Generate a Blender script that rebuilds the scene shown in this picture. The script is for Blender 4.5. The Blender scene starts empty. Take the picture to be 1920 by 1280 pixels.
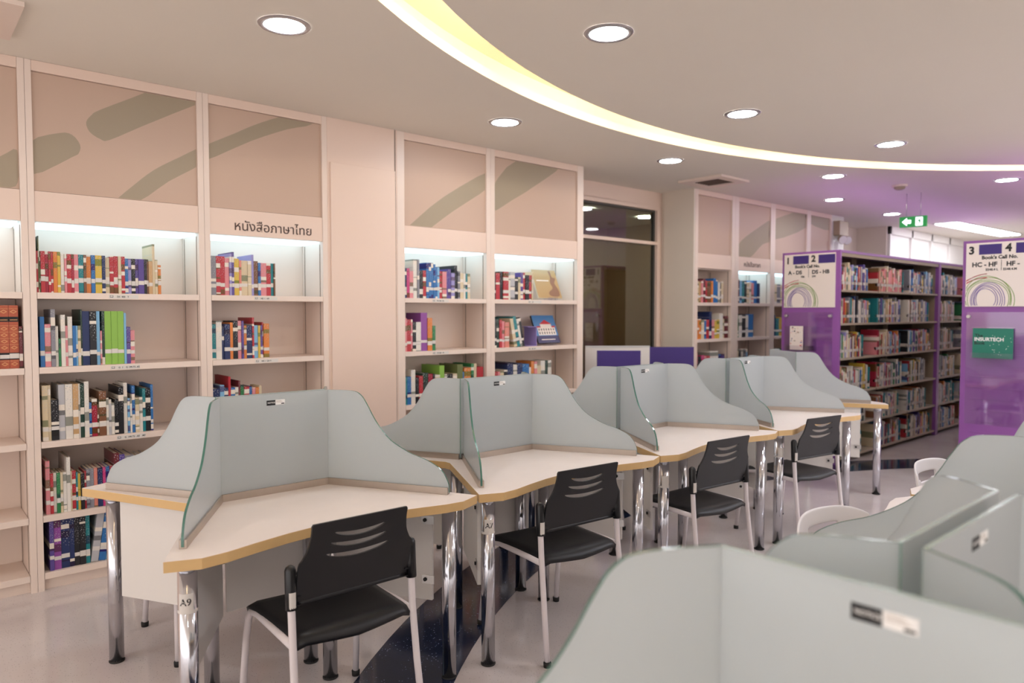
import bpy, bmesh, math, random
from mathutils import Vector, Matrix
random.seed(7)
sc = bpy.context.scene
COL = sc.collection
PI = math.pi
# ------------------------------------------------------------------ camera
FPX = 1340.0
pitch = math.atan(55.0 / FPX)
yaw = math.radians(48.95)
cd = bpy.data.cameras.new('camera')
cam = bpy.data.objects.new('camera', cd); COL.objects.link(cam)
cam.location = (0, 0, 1.5)
cam.rotation_euler = (PI / 2 - pitch, 0, yaw)
cd.sensor_width = 36; cd.lens = 36 * FPX / 1920
cd.clip_start = 0.02
cd.dof.use_dof = True; cd.dof.focus_distance = 3.1; cd.dof.aperture_fstop = 2.2
sc.camera = cam
# ------------------------------------------------------------------ world, exposure
w = bpy.data.worlds.new('world'); sc.world = w; w.use_nodes = True
w.node_tree.nodes['Background'].inputs[0].default_value = (0.90, 0.85, 0.83, 1)
w.node_tree.nodes['Background'].inputs[1].default_value = 0.72
sc.view_settings.view_transform = 'Standard'
sc.view_settings.look = 'None'
sc.view_settings.gamma = 1
sc.view_settings.use_curve_mapping = False
sc.view_settings.exposure = 1.58
DOWN = 24.0      # downlight lens emission
COVE = 6.5      # cove tube emission
NICHE = 0.75      # shelf niche light emission

# ------------------------------------------------------------------ materials
def srgb(h):
    h = h.lstrip('#'); v = [int(h[i:i+2], 16) / 255 for i in (0, 2, 4)]
    return tuple(x / 12.92 if x <= 0.04045 else ((x + 0.055) / 1.055) ** 2.4 for x in v) + (1,)
def mat(name, col, rough=0.5, metal=0.0, spec=0.5, emit=None, strength=0.0):
    m = bpy.data.materials.new(name); m.use_nodes = True
    b = m.node_tree.nodes['Principled BSDF']
    c = srgb(col) if isinstance(col, str) else tuple(col) + (1,)
    b.inputs['Base Color'].default_value = c
    b.inputs['Roughness'].default_value = rough
    b.inputs['Metallic'].default_value = metal
    b.inputs['Specular IOR Level'].default_value = spec
    if emit:
        b.inputs['Emission Color'].default_value = srgb(emit); b.inputs['Emission Strength'].default_value = strength
    return m
def noisy(m, scale=8, amt=0.08, bump=0.0, bscale=200):
    """gentle procedural tone variation and bump"""
    nt = m.node_tree; b = nt.nodes['Principled BSDF']; base = tuple(b.inputs['Base Color'].default_value)
    tc = nt.nodes.new('ShaderNodeTexCoord'); n = nt.nodes.new('ShaderNodeTexNoise'); n.inputs['Scale'].default_value = scale
    n.inputs['Detail'].default_value = 4
    nt.links.new(tc.outputs['Object'], n.inputs['Vector'])
    mx = nt.nodes.new('ShaderNodeMix'); mx.data_type = 'RGBA'
    mx.inputs[6].default_value = tuple(c * (1 - amt) for c in base[:3]) + (1,)
    mx.inputs[7].default_value = tuple(min(1, c * (1 + amt)) for c in base[:3]) + (1,)
    nt.links.new(n.outputs['Fac'], mx.inputs[0]); nt.links.new(mx.outputs[2], b.inputs['Base Color'])
    if bump:
        n2 = nt.nodes.new('ShaderNodeTexNoise'); n2.inputs['Scale'].default_value = bscale
        nt.links.new(tc.outputs['Object'], n2.inputs['Vector'])
        bp = nt.nodes.new('ShaderNodeBump'); bp.inputs['Strength'].default_value = bump; bp.inputs['Distance'].default_value = 0.001
        nt.links.new(n2.outputs['Fac'], bp.inputs['Height']); nt.links.new(bp.outputs[0], b.inputs['Normal'])
    return m
M = {}
M['ceil'] = noisy(mat('ceiling_paint', '#ebe3d6', 0.9), 1.5, 0.02)
M['wall'] = noisy(mat('wall_laminate', '#e9d0c0', 0.45), 2, 0.02)
M['wallgrey'] = noisy(mat('column_paint', '#e2d5c6', 0.7), 2, 0.02)
M['panel'] = noisy(mat('header_panel_laminate_dimmed', '#c8ac99', 0.5), 2, 0.02)  # darkened: the weaker light high on the wall is put into this colour
M['swoosh'] = noisy(mat('header_panel_print', '#a59680', 0.5), 2, 0.02)
M['seam'] = mat('panel_seam', '#8d7a6c', 0.8)
M['shelf'] = noisy(mat('shelf_laminate', '#ead7ca', 0.4), 2, 0.02)
M['ltext'] = mat('dark_brown_lettering', '#4a322b', 0.5)
M['niche'] = mat('niche_light_diffuser', '#ffffff', 0.5, emit='#b8e6fa', strength=NICHE)
M['top'] = noisy(mat('maple_laminate', '#efe3dc', 0.38), 14, 0.03)
M['edge'] = noisy(mat('wood_edge_band', '#d9b47d', 0.45), 20, 0.06)
M['chrome'] = mat('chrome', (0.62, 0.62, 0.66), 0.12, 1.0)
M['steel'] = noisy(mat('brushed_channel', (0.50, 0.43, 0.37), 0.35, 0.85), 30, 0.05)
M['white_panel'] = noisy(mat('white_modesty_laminate', '#e2dcd6', 0.5), 3, 0.02)
M['black_plastic'] = noisy(mat('black_plastic', '#17171b', 0.42), 30, 0.1, 0.25, 500)
M['black_gloss'] = mat('black_sleeve_plastic', '#131316', 0.3)
M['white_tube'] = mat('white_painted_tube', '#e9dfe0', 0.3)
M['white_plastic'] = mat('white_moulded_plastic', '#f1ecec', 0.35)
M['rubber'] = mat('dark_rubber', '#1c1a19', 0.7)
M['paper'] = mat('paper_label', '#ddd6cf', 0.7)
M['ink'] = mat('black_ink', '#1b1a1c', 0.6)
M['white'] = mat('white_print', '#f5f3f0', 0.5)
M['pages'] = noisy(mat('book_pages', '#e2d6c2', 0.85), 60, 0.05)
M['purple'] = noisy(mat('purple_laminate', '#9358a2', 0.35), 2, 0.04)
M['purple_dark'] = mat('purple_block', '#3f2a78', 0.5)
M['board'] = mat('cream_sign_board', '#efe3da', 0.4)
M['tan'] = noisy(mat('tan_metal_shelf', '#a3907a', 0.45), 4, 0.04)
M['tan_shelf'] = mat('pale_metal_shelf', '#b9a996', 0.45)
M['tan_dark'] = mat('shelf_back_metal', '#5b4b40', 0.6)
M['red_ink'] = mat('red_print', '#c8303c', 0.5)
M['green_ink'] = mat('green_print', '#6f9a28', 0.5)
M['purple_ink'] = mat('purple_print', '#5a3a98', 0.5)
M['teal_cover'] = mat('green_cover', '#1f7a66', 0.35)
M['vent_dark'] = mat('vent_dark', '#6d5a50', 0.7)
M['alu'] = mat('aluminium', (0.6, 0.58, 0.56), 0.3, 0.9)
M['ring'] = mat('downlight_ring', '#b9b3b4', 0.25, 0.6)
M['lens'] = mat('downlight_lens', '#ffffff', 0.5, emit='#f2f8ff', strength=DOWN)
M['cove'] = mat('cove_plaster', '#faeed9', 0.9)
M['tube'] = mat('warm_tube', '#ffffff', 0.5, emit='#fff0d6', strength=COVE)
M['fluor'] = mat('fluorescent_diffuser', '#ffffff', 0.5, emit='#eef2ff', strength=9)
M['exit_green'] = mat('exit_sign_green', '#0a7a35', 0.4, emit='#08702c', strength=0.3)
M['exit_white'] = mat('exit_sign_white', '#ffffff', 0.4, emit='#e8ffff', strength=0.6)
M['closet'] = noisy(mat('brown_room_panel', '#d6ad84', 0.6), 3, 0.05)
M['closet_dark'] = mat('brown_room_door', '#7d6453', 0.6)
M['dframe'] = mat('dark_window_gasket', '#4d4a44', 0.5)

def frosted():
    m = bpy.data.materials.new('frosted_glass'); m.use_nodes = True; nt = m.node_tree; nt.nodes.clear()
    o = nt.nodes.new('ShaderNodeOutputMaterial')
    d = nt.nodes.new('ShaderNodeBsdfDiffuse'); d.inputs[0].default_value = srgb('#eceff1')
    t = nt.nodes.new('ShaderNodeBsdfTranslucent'); t.inputs[0].default_value = srgb('#f0f7f8')
    tr = nt.nodes.new('ShaderNodeBsdfTransparent'); tr.inputs[0].default_value = srgb('#e6f2ee')
    g = nt.nodes.new('ShaderNodeBsdfGlossy'); g.inputs['Roughness'].default_value = 0.25
    a = nt.nodes.new('ShaderNodeMixShader'); a.inputs[0].default_value = 0.5
    b = nt.nodes.new('ShaderNodeMixShader'); b.inputs[0].default_value = 0.13
    c = nt.nodes.new('ShaderNodeMixShader'); f = nt.nodes.new('ShaderNodeFresnel'); f.inputs[0].default_value = 1.4
    L = nt.links.new
    L(d.outputs[0], a.inputs[1]); L(t.outputs[0], a.inputs[2]); L(a.outputs[0], b.inputs[1]); L(tr.outputs[0], b.inputs[2])
    L(f.outputs[0], c.inputs[0]); L(b.outputs[0], c.inputs[1]); L(g.outputs[0], c.inputs[2]); L(c.outputs[0], o.inputs[0])
    return m
M['frost'] = frosted()
M['gjoint'] = mat('glass_joint_edge', '#a9c2b8', 0.2)
M['gedge'] = mat('glass_cut_edge', '#47776a', 0.15, 0.0, 0.8)

def clear_glass(name, tint, gloss, rough=0.02):
    m = bpy.data.materials.new(name); m.use_nodes = True; nt = m.node_tree; nt.nodes.clear()
    o = nt.nodes.new('ShaderNodeOutputMaterial')
    tr = nt.nodes.new('ShaderNodeBsdfTransparent'); tr.inputs[0].default_value = srgb(tint)
    g = nt.nodes.new('ShaderNodeBsdfGlossy'); g.inputs['Roughness'].default_value = rough
    c = nt.nodes.new('ShaderNodeMixShader'); c.inputs[0].default_value = gloss
    L = nt.links.new; L(tr.outputs[0], c.inputs[1]); L(g.outputs[0], c.inputs[2]); L(c.outputs[0], o.inputs[0])
    return m
M['pane'] = clear_glass('window_pane_glass', '#c8cfc4', 0.14)
M['acrylic'] = clear_glass('clear_acrylic', '#fbf9fc', 0.08, 0.05)

def floor_mat():
    m = mat('polished_terrazzo', '#d5cbc3', 0.12, 0, 0.6); nt = m.node_tree; b = nt.nodes['Principled BSDF']; L = nt.links.new
    tc = nt.nodes.new('ShaderNodeTexCoord')
    n = nt.nodes.new('ShaderNodeTexNoise'); n.inputs['Scale'].default_value = 1.6; n.inputs['Detail'].default_value = 5
    L(tc.outputs['Object'], n.inputs['Vector'])
    r = nt.nodes.new('ShaderNodeValToRGB'); r.color_ramp.elements[0].position = 0.35; r.color_ramp.elements[1].position = 0.7
    r.color_ramp.elements[0].color = srgb('#cdc2c0'); r.color_ramp.elements[1].color = srgb('#ddd4d1')
    L(n.outputs['Fac'], r.inputs[0])
    v = nt.nodes.new('ShaderNodeTexVoronoi'); v.inputs['Scale'].default_value = 90
    L(tc.outputs['Object'], v.inputs['Vector'])
    lt = nt.nodes.new('ShaderNodeMath'); lt.operation = 'LESS_THAN'; lt.inputs[1].default_value = 0.14; L(v.outputs['Distance'], lt.inputs[0])
    mx = nt.nodes.new('ShaderNodeMix'); mx.data_type = 'RGBA'; L(lt.outputs[0], mx.inputs[0]); L(r.outputs[0], mx.inputs[6])
    mx.inputs[7].default_value = srgb('#978b88'); L(mx.outputs[2], b.inputs['Base Color'])
    return m
def band_mat():
    m = mat('navy_terrazzo', '#141b2e', 0.12, 0, 0.6); nt = m.node_tree; b = nt.nodes['Principled BSDF']; L = nt.links.new
    tc = nt.nodes.new('ShaderNodeTexCoord')
    v = nt.nodes.new('ShaderNodeTexVoronoi'); v.inputs['Scale'].default_value = 75; L(tc.outputs['Object'], v.inputs['Vector'])
    lt = nt.nodes.new('ShaderNodeMath'); lt.operation = 'LESS_THAN'; lt.inputs[1].default_value = 0.16; L(v.outputs['Distance'], lt.inputs[0])
    n = nt.nodes.new('ShaderNodeTexNoise'); n.inputs['Scale'].default_value = 9; L(tc.outputs['Object'], n.inputs['Vector'])
    gt = nt.nodes.new('ShaderNodeMath'); gt.operation = 'GREATER_THAN'; gt.inputs[1].default_value = 0.5; L(n.outputs['Fac'], gt.inputs[0])
    mu = nt.nodes.new('ShaderNodeMath'); mu.operation = 'MULTIPLY'; L(lt.outputs[0], mu.inputs[0]); L(gt.outputs[0], mu.inputs[1])
    mx = nt.nodes.new('ShaderNodeMix'); mx.data_type = 'RGBA'; L(mu.outputs[0], mx.inputs[0])
    mx.inputs[6].default_value = srgb('#1e2740'); mx.inputs[7].default_value = srgb('#8f97ad'); L(mx.outputs[2], b.inputs['Base Color'])
    return m
M['floor'] = floor_mat(); M['band'] = band_mat()

def print_layer(m, colsock, useobj):
    """title bands and lettering printed on book covers; varies per book"""
    nt = m.node_tree; b = nt.nodes['Principled BSDF']; L = nt.links.new
    tc = nt.nodes.new('ShaderNodeTexCoord'); oi = nt.nodes.new('ShaderNodeObjectInfo')
    sp = nt.nodes.new('ShaderNodeSeparateXYZ')
    L(tc.outputs['Generated' if useobj else 'Object'], sp.inputs[0])
    def band(scale, seed, lo, hi):
        ml = nt.nodes.new('ShaderNodeMath'); ml.operation = 'MULTIPLY_ADD'; ml.inputs[1].default_value = scale
        L(sp.outputs['Z'], ml.inputs[0])
        if useobj:
            ad = nt.nodes.new('ShaderNodeMath'); ad.operation = 'MULTIPLY'; ad.inputs[1].default_value = seed; L(oi.outputs['Random'], ad.inputs[0])
            L(ad.outputs[0], ml.inputs[2])
        else:
            at = nt.nodes.new('ShaderNodeAttribute'); at.attribute_name = 'rnd'
            ad = nt.nodes.new('ShaderNodeMath'); ad.operation = 'MULTIPLY'; ad.inputs[1].default_value = seed; L(at.outputs['Fac'], ad.inputs[0])
            L(ad.outputs[0], ml.inputs[2])
        n = nt.nodes.new('ShaderNodeTexNoise'); n.noise_dimensions = '1D'; n.inputs['Scale'].default_value = 1; n.inputs['Detail'].default_value = 0
        L(ml.outputs[0], n.inputs['W'])
        a = nt.nodes.new('ShaderNodeMath'); a.operation = 'GREATER_THAN'; a.inputs[1].default_value = lo; L(n.outputs['Fac'], a.inputs[0])
        return a.outputs[0]
    k = 1 if useobj else 2.2
    m1 = nt.nodes.new('ShaderNodeMix'); m1.data_type = 'RGBA'; m1.blend_type = 'MIX'
    L(colsock, m1.inputs[6]); hs = nt.nodes.new('ShaderNodeHueSaturation'); hs.inputs['Value'].default_value = 0.35; hs.inputs['Hue'].default_value = 0.56
    L(colsock, hs.inputs['Color']); L(hs.outputs[0], m1.inputs[7]); L(band(4 * k, 531, 0.66, 1), m1.inputs[0])
    m2 = nt.nodes.new('ShaderNodeMix'); m2.data_type = 'RGBA'; L(m1.outputs[2], m2.inputs[6]); m2.inputs[7].default_value = srgb('#e9ded0')
    L(band(4.5 * k, 977, 0.70, 1), m2.inputs[0])
    # fine lettering
    if useobj:
        v = nt.nodes.new('ShaderNodeTexNoise'); v.inputs['Scale'].default_value = 1; v.inputs['Detail'].default_value = 0
        cb = nt.nodes.new('ShaderNodeCombineXYZ'); 
        for ax, s_ in (('X', 0), ('Y', 5), ('Z', 46)):
            q = nt.nodes.new('ShaderNodeMath'); q.operation = 'MULTIPLY'; q.inputs[1].default_value = s_; L(sp.outputs[ax], q.inputs[0]); L(q.outputs[0], cb.inputs[ax])
        L(cb.outputs[0], v.inputs['Vector'])
        g = nt.nodes.new('ShaderNodeMath'); g.operation = 'GREATER_THAN'; g.inputs[1].default_value = 0.72; L(v.outputs['Fac'], g.inputs[0])
        m3 = nt.nodes.new('ShaderNodeMix'); m3.data_type = 'RGBA'; L(m2.outputs[2], m3.inputs[6])
        ga = nt.nodes.new('ShaderNodeMath'); ga.operation = 'GREATER_THAN'; ga.inputs[1].default_value = 0.45; L(sp.outputs['Z'], ga.inputs[0])
        gb = nt.nodes.new('ShaderNodeMath'); gb.operation = 'MULTIPLY'; L(ga.outputs[0], gb.inputs[0]); L(g.outputs[0], gb.inputs[1])
        gc = nt.nodes.new('ShaderNodeMath'); gc.operation = 'MULTIPLY'; gc.inputs[1].default_value = 0.6; L(gb.outputs[0], gc.inputs[0]); L(gc.outputs[0], m3.inputs[0])
        h2 = nt.nodes.new('ShaderNodeInvert'); L(colsock, h2.inputs['Color']); L(h2.outputs[0], m3.inputs[7])
        L(m3.outputs[2], b.inputs['Base Color'])
    else:
        L(m2.outputs[2], b.inputs['Base Color'])
bm_ = mat('book_cover', '#888888', 0.4); oi_ = bm_.node_tree.nodes.new('ShaderNodeObjectInfo'); print_layer(bm_, oi_.outputs['Color'], True); M['cover'] = bm_
bp_ = mat('plain_book_cover', '#888888', 0.4); oi2 = bp_.node_tree.nodes.new('ShaderNodeObjectInfo'); bp_.node_tree.links.new(oi2.outputs['Color'], bp_.node_tree.nodes['Principled BSDF'].inputs['Base Color']); M['plain'] = bp_
bs_ = mat('packed_book_cover', '#888888', 0.45); at_ = bs_.node_tree.nodes.new('ShaderNodeAttribute'); at_.attribute_name = 'bcol'; print_layer(bs_, at_.outputs['Color'], False); M['packed'] = bs_

# ------------------------------------------------------------------ mesh helpers
class MB:
    def __init__(s): s.v = []; s.f = []; s.mi = []; s.mats = []; s.sm = []
    def m(s, k):
        if k not in s.mats: s.mats.append(k)
        return s.mats.index(k)
    def add(s, vs, fs, k, smooth=False):
        o = len(s.v); s.v += [tuple(v) for v in vs]; i = s.m(k)
        for f in fs: s.f.append([o + a for a in f]); s.mi.append(i); s.sm.append(smooth)
        return s
    def box(s, x0, x1, y0, y1, z0, z1, k, T=None):
        vs = [Vector(p) for p in ((x0,y0,z0),(x1,y0,z0),(x1,y1,z0),(x0,y1,z0),(x0,y0,z1),(x1,y0,z1),(x1,y1,z1),(x0,y1,z1))]
        if T: vs = [T @ v for v in vs]
        return s.add(vs, [(0,3,2,1),(4,5,6,7),(0,1,5,4),(1,2,6,5),(2,3,7,6),(3,0,4,7)], k)
    def tube(s, pts, r, k, n=16, caps=True):
        pts = [Vector(p) for p in pts]; rs = r if isinstance(r, (list, tuple)) else [r] * len(pts)
        vs = []; ref = None
        for i, p in enumerate(pts):
            d = (pts[min(i+1, len(pts)-1)] - pts[max(i-1, 0)]).normalized()
            if ref is None: ref = Vector((1,0,0)) if abs(d.x) < 0.8 else Vector((0,1,0))
            u = (ref - d * ref.dot(d)).normalized(); w_ = d.cross(u); ref = u
            for j in range(n):
                a = 2 * PI * j / n; vs.append(p + (u * math.cos(a) + w_ * math.sin(a)) * rs[i])
        fs = [(i*n+j, i*n+(j+1)%n, (i+1)*n+(j+1)%n, (i+1)*n+j) for i in range(len(pts)-1) for j in range(n)]
        s.add(vs, fs, k, True)
        if caps:
            s.add(vs[:n][::-1], [tuple(range(n))], k); s.add(vs[-n:], [tuple(range(n))], k)
        return s
    def lathe(s, prof, k, c=(0,0,0), n=32, smooth=True):
        vs = [(c[0]+r*math.cos(2*PI*j/n), c[1]+r*math.sin(2*PI*j/n), c[2]+z) for r, z in prof for j in range(n)]
        fs = [(i*n+j, i*n+(j+1)%n, (i+1)*n+(j+1)%n, (i+1)*n+j) for i in range(len(prof)-1) for j in range(n)]
        return s.add(vs, fs, k, smooth)
    def prism(s, poly, z0, z1, ktop, kside=None, kbot=None, T=None):
        """poly: list of (a,b); extruded along c from z0 to z1"""
        n = len(poly); kside = kside or ktop; kbot = kbot or ktop
        A = [Vector((p[0], p[1], z0)) for p in poly]; B = [Vector((p[0], p[1], z1)) for p in poly]
        if T: A = [T @ v for v in A]; B = [T @ v for v in B]
        s.add(B, [tuple(range(n))], ktop); s.add(A, [tuple(range(n))[::-1]], kbot)
        s.add(A + B, [(i, (i+1)%n, n+(i+1)%n, n+i) for i in range(n)], kside)
        return s
    def build(s, name, parent=None, bevel=0.0, merge=True):
        me = bpy.data.meshes.new(name); me.from_pydata(s.v, [], s.f)
        for k in s.mats: me.materials.append(M[k])
        for p, i, q in zip(me.polygons, s.mi, s.sm): p.material_index = i; p.use_smooth = q
        b = bmesh.new(); b.from_mesh(me)
        if merge: bmesh.ops.remove_doubles(b, verts=b.verts, dist=1e-5)
        bmesh.ops.recalc_face_normals(b, faces=b.faces); b.to_mesh(me); b.free(); me.update()
        o = bpy.data.objects.new(name, me); COL.objects.link(o)
        if parent: o.parent = parent
        if bevel:
            md = o.modifiers.new('bevel', 'BEVEL'); md.width = bevel; md.segments = 2; md.limit_method = 'ANGLE'; md.angle_limit = 0.7
        return o
def frame(o, u, v, w_):
    """matrix mapping local axes to u, v, w at origin o"""
    return Matrix(((u[0], v[0], w_[0], o[0]), (u[1], v[1], w_[1], o[1]), (u[2], v[2], w_[2], o[2]), (0,0,0,1)))
def empty(name, loc=(0,0,0), rz=0.0, label=None, cat=None, group=None):
    o = bpy.data.objects.new(name, None); COL.objects.link(o); o.location = loc; o.rotation_euler = (0, 0, rz); o.empty_display_size = 0.1
    tag(o, label, cat, group); return o
def tag(o, label=None, cat=None, group=None, kind=None):
    for k, v in (('label', label), ('category', cat), ('group', group), ('kind', kind)):
        if v: o[k] = v
    return o
KIDS = {}
def dup(root, loc=None, rz=None, label=None, group=None):
    def cp(o, par):
        c = o.copy(); COL.objects.link(c)
        if par: c.parent = par
        for ch in list(o.children): cp(ch, c)
        return c
    r = cp(root, None)
    if loc is not None: r.location = loc
    if rz is not None: r.rotation_euler = (0, 0, rz)
    if label: r['label'] = label
    if group: r['group'] = group
    return r
def curve_mesh(splines, depth=0.0):
    """filled 2D curve with holes -> (verts, faces)"""
    cu = bpy.data.curves.new('tmp', 'CURVE'); cu.dimensions = '2D'; cu.fill_mode = 'BOTH'; cu.extrude = depth
    for pts in splines:
        sp = cu.splines.new('POLY'); sp.points.add(len(pts) - 1); sp.use_cyclic_u = True
        for i, p in enumerate(pts): sp.points[i].co = (p[0], p[1], 0, 1)
    return _eval(cu)
def _eval(cu):
    ob = bpy.data.objects.new('tmp', cu); COL.objects.link(ob)
    dg = bpy.context.evaluated_depsgraph_get(); dg.update()
    me = bpy.data.meshes.new_from_object(ob.evaluated_get(dg))
    vs = [v.co.copy() for v in me.vertices]; fs = [tuple(p.vertices) for p in me.polygons]
    bpy.data.objects.remove(ob); bpy.data.meshes.remove(me)
    return vs, fs
def text_geo(txt, size, bold=0.0, align='LEFT', depth=0.0006, spacing=1.0):
    cu = bpy.data.curves.new('tmp', 'FONT'); cu.body = txt; cu.size = size; cu.align_x = align; cu.extrude = depth; cu.offset = bold
    cu.space_character = spacing; cu.resolution_u = 3
    return _eval(cu)
def put_text(mb, txt, size, T, k, **kw):
    vs, fs = text_geo(txt, size, **kw)
    mb.add([T @ v for v in vs], fs, k)
def clip(poly, x0, x1, y0, y1):
    def cl(P, ins, inter):
        out = []
        for i in range(len(P)):
            a, b = P[i-1], P[i]
            if ins(b):
                if not ins(a): out.append(inter(a, b))
                out.append(b)
            elif ins(a): out.append(inter(a, b))
        return out
    def ix(v): return lambda a, b: (v, a[1] + (b[1]-a[1]) * (v-a[0]) / (b[0]-a[0]))
    def iy(v): return lambda a, b: (a[0] + (b[0]-a[0]) * (v-a[1]) / (b[1]-a[1]), v)
    P = poly
    for ins, it in ((lambda p: p[0] >= x0, ix(x0)), (lambda p: p[0] <= x1, ix(x1)), (lambda p: p[1] >= y0, iy(y0)), (lambda p: p[1] <= y1, iy(y1))):
        if P: P = cl(P, ins, it)
    return P
def smooth_poly(P, n=4, closed=True):
    out = []; N = len(P)
    for i in range(N if closed else N - 1):
        if closed: p0, p1, p2, p3 = P[i-1], P[i], P[(i+1)%N], P[(i+2)%N]
        else: p0, p1, p2, p3 = P[max(i-1,0)], P[i], P[i+1], P[min(i+2,N-1)]
        for j in range(n):
            t = j / n
            out.append(tuple(0.5*((2*p1[k]) + (-p0[k]+p2[k])*t + (2*p0[k]-5*p1[k]+4*p2[k]-p3[k])*t*t + (-p0[k]+3*p1[k]-3*p2[k]+p3[k])*t**3) for k in (0,1)))
    if not closed: out.append(P[-1])
    return out
def struct(o): o['kind'] = 'structure'; return o

# ------------------------------------------------------------------ room shell
WX = -4.51          # face of the built-in bookcase wall
HZ = 2.82           # ceiling height
RC = (1.70, 4.33)   # centre of the ceiling ring
RI, RO = 4.92, 5.18
struct(MB().box(-6.6, 6.5, -4, 18.5, -0.06, 0, 'floor').build('floor'))
def ring(c, r0, r1, z0, z1, k, a0=0, a1=2*PI, n=160, mb=None):
    mb = mb or MB(); vs = []
    for i in range(n + 1):
        a = a0 + (a1 - a0) * i / n
        for r, z in ((r0, z0), (r1, z0), (r1, z1), (r0, z1)): vs.append((c[0]+r*math.cos(a), c[1]+r*math.sin(a), z))
    fs = []
    for i in range(n):
        for j in range(4): fs.append((i*4+j, i*4+(j+1)%4, (i+1)*4+(j+1)%4, (i+1)*4+j))
    mb.add(vs, fs, k); return mb
struct(ring((1.40, 4.75), 4.80, 5.20, 0.0005, 0.0015, 'band').build('trim_1'))
# outer ceiling with round opening, inner disc, cove cavity
N = 160; vs = []; fs = []
circ = [(RC[0]+RO*math.cos(2*PI*i/N), RC[1]+RO*math.sin(2*PI*i/N)) for i in range(N)]
X0, X1, Y0, Y1 = -6.6, 9.5, -4.5, 18.5
def outer(a):
    dx, dy = math.cos(a), math.sin(a); t = min((X1-RC[0])/dx if dx > 1e-9 else (X0-RC[0])/dx if dx < -1e-9 else 1e9, (Y1-RC[1])/dy if dy > 1e-9 else (Y0-RC[1])/dy if dy < -1e-9 else 1e9)
    return (RC[0]+dx*t, RC[1]+dy*t)
for i in range(N):
    o_ = outer(2*PI*i/N)
    vs += [circ[i] + (HZ,), o_ + (HZ,), circ[i] + (HZ+0.045,)]
for i in range(N):
    j = (i + 1) % N
    fs += [(3*i, 3*i+1, 3*j+1, 3*j)]
cb = MB().add(vs, fs, 'ceil')
struct(cb.build('ceiling'))
disc = MB(); vs = [(RC[0]+RI*math.cos(2*PI*i/N), RC[1]+RI*math.sin(2*PI*i/N)) for i in range(N)]
disc.prism(vs, HZ, HZ+0.05, 'ceil')
struct(disc.build('ceiling'))
cv = MB()
ring(RC, RO, RO+0.015, HZ+0.001, HZ+0.055, 'cove', mb=cv)
ring(RC, RI-0.30, RO+0.14, HZ+0.20, HZ+0.22, 'cove', mb=cv)
ring(RC, RO+0.12, RO+0.14, HZ+0.055, HZ+0.20, 'cove', mb=cv)
ring(RC, RO+0.015, RO+0.13, HZ+0.050, HZ+0.055, 'cove', mb=cv)
ring(RC, RI-0.30, RI-0.28, HZ+0.05, HZ+0.20, 'cove', mb=cv)
struct(cv.build('trim_2'))
# warm tubes lying above the edge of the inner disc, end to end with small gaps
ct = empty('cove_light', (RC[0], RC[1], HZ), 0, 'curved line of warm tube lights glowing inside the ceiling ring slot', 'light')
a = math.radians(88)
while a < math.radians(262):
    da = 1.20 / RI
    t_ = MB(); pts = [((RI-0.05)*math.cos(a+da*i/8), (RI-0.05)*math.sin(a+da*i/8), 0.075) for i in range(9)]
    t_.tube(pts, 0.016, 'tube', 8); t_.build('tube', ct); a += da + 0.16 / RI
# wall behind the bookcases, recesses, columns
def bx(name, *a, parent=None, bevel=0.0):
    return MB().box(*a).build(name, parent, bevel)
struct(bx('wall_left', -5.06, -4.90, -4, 4.80, 0, HZ, 'wall'))
struct(bx('wall_left', -5.06, -4.90, 6.53, 10.05, 0, HZ, 'wall'))
# pilaster between the bookcases: flat laminate with a raised door leaf
pl = MB().box(-4.90, WX, 2.265, 2.815, 0, HZ, 'wall').box(WX, WX+0.012, 2.285, 2.795, 0.10, 2.52, 'wall').box(WX-0.01, WX+0.002, 2.795, 2.805, 0.1, HZ, 'seam')
struct(pl.build('wall_left', None, 0.002))
struct(bx('wall_left', -4.90, WX, 9.69, 10.05, 0, HZ, 'white_panel'))
# recess 1 with the glazed door
r1 = MB().box(-5.05, -4.95, 4.80, 4.92, 0, HZ, 'wall').box(-5.05, -4.95, 6.47, 6.53, 0, HZ, 'wall').box(-5.05, -4.95, 4.92, 6.47, 2.66, HZ, 'wall')
struct(r1.build('wall_left'))
fr = MB()
fr.box(-5.03, -4.93, 4.92, 4.97, 0, 2.66, 'wall').box(-5.03, -4.93, 6.42, 6.47, 0, 2.66, 'wall').box(-5.03, -4.93, 4.97, 6.42, 2.62, 2.66, 'wall').box(-5.03, -4.93, 4.97, 6.42, 2.24, 2.275, 'wall')
fr.box(-5.0, -4.96, 4.97, 4.985, 0, 2.62, 'dframe').box(-5.0, -4.96, 6.40, 6.42, 0, 2.62, 'dframe').box(-5.0, -4.96, 4.985, 6.40, 2.60, 2.62, 'dframe')
win = struct(fr.build('window_1', None, 0.002))
bx('pane', -4.982, -4.976, 4.985, 6.40, 2.275, 2.60, 'pane', parent=win)
bx('pane', -4.982, -4.976, 4.985, 6.40, 0.02, 2.24, 'pane', parent=win)
# brown room behind the glass
rm = MB().box(-7.6, -7.5, 3.5, 8.5, 0, 2.8, 'closet').box(-7.49, -7.46, 7.05, 7.9, 0, 2.05, 'closet_dark').box(-7.6, -5.06, 8.5, 8.6, 0, 2.8, 'closet').box(-7.6, -5.06, 3.4, 3.5, 0, 2.8, 'closet')
for y in (4.1, 4.7, 5.3, 5.9, 6.5): rm.box(-7.50, -7.47, y, y+0.02, 0, 2.8, 'closet_dark')
rm.box(-7.6, -5.06, 3.5, 8.5, 2.8, 2.85, 'ceil').box(-7.6, -6.6, 3.5, 8.5, -0.05, 0, 'closet')
struct(rm.build('wall_rear'))
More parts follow.
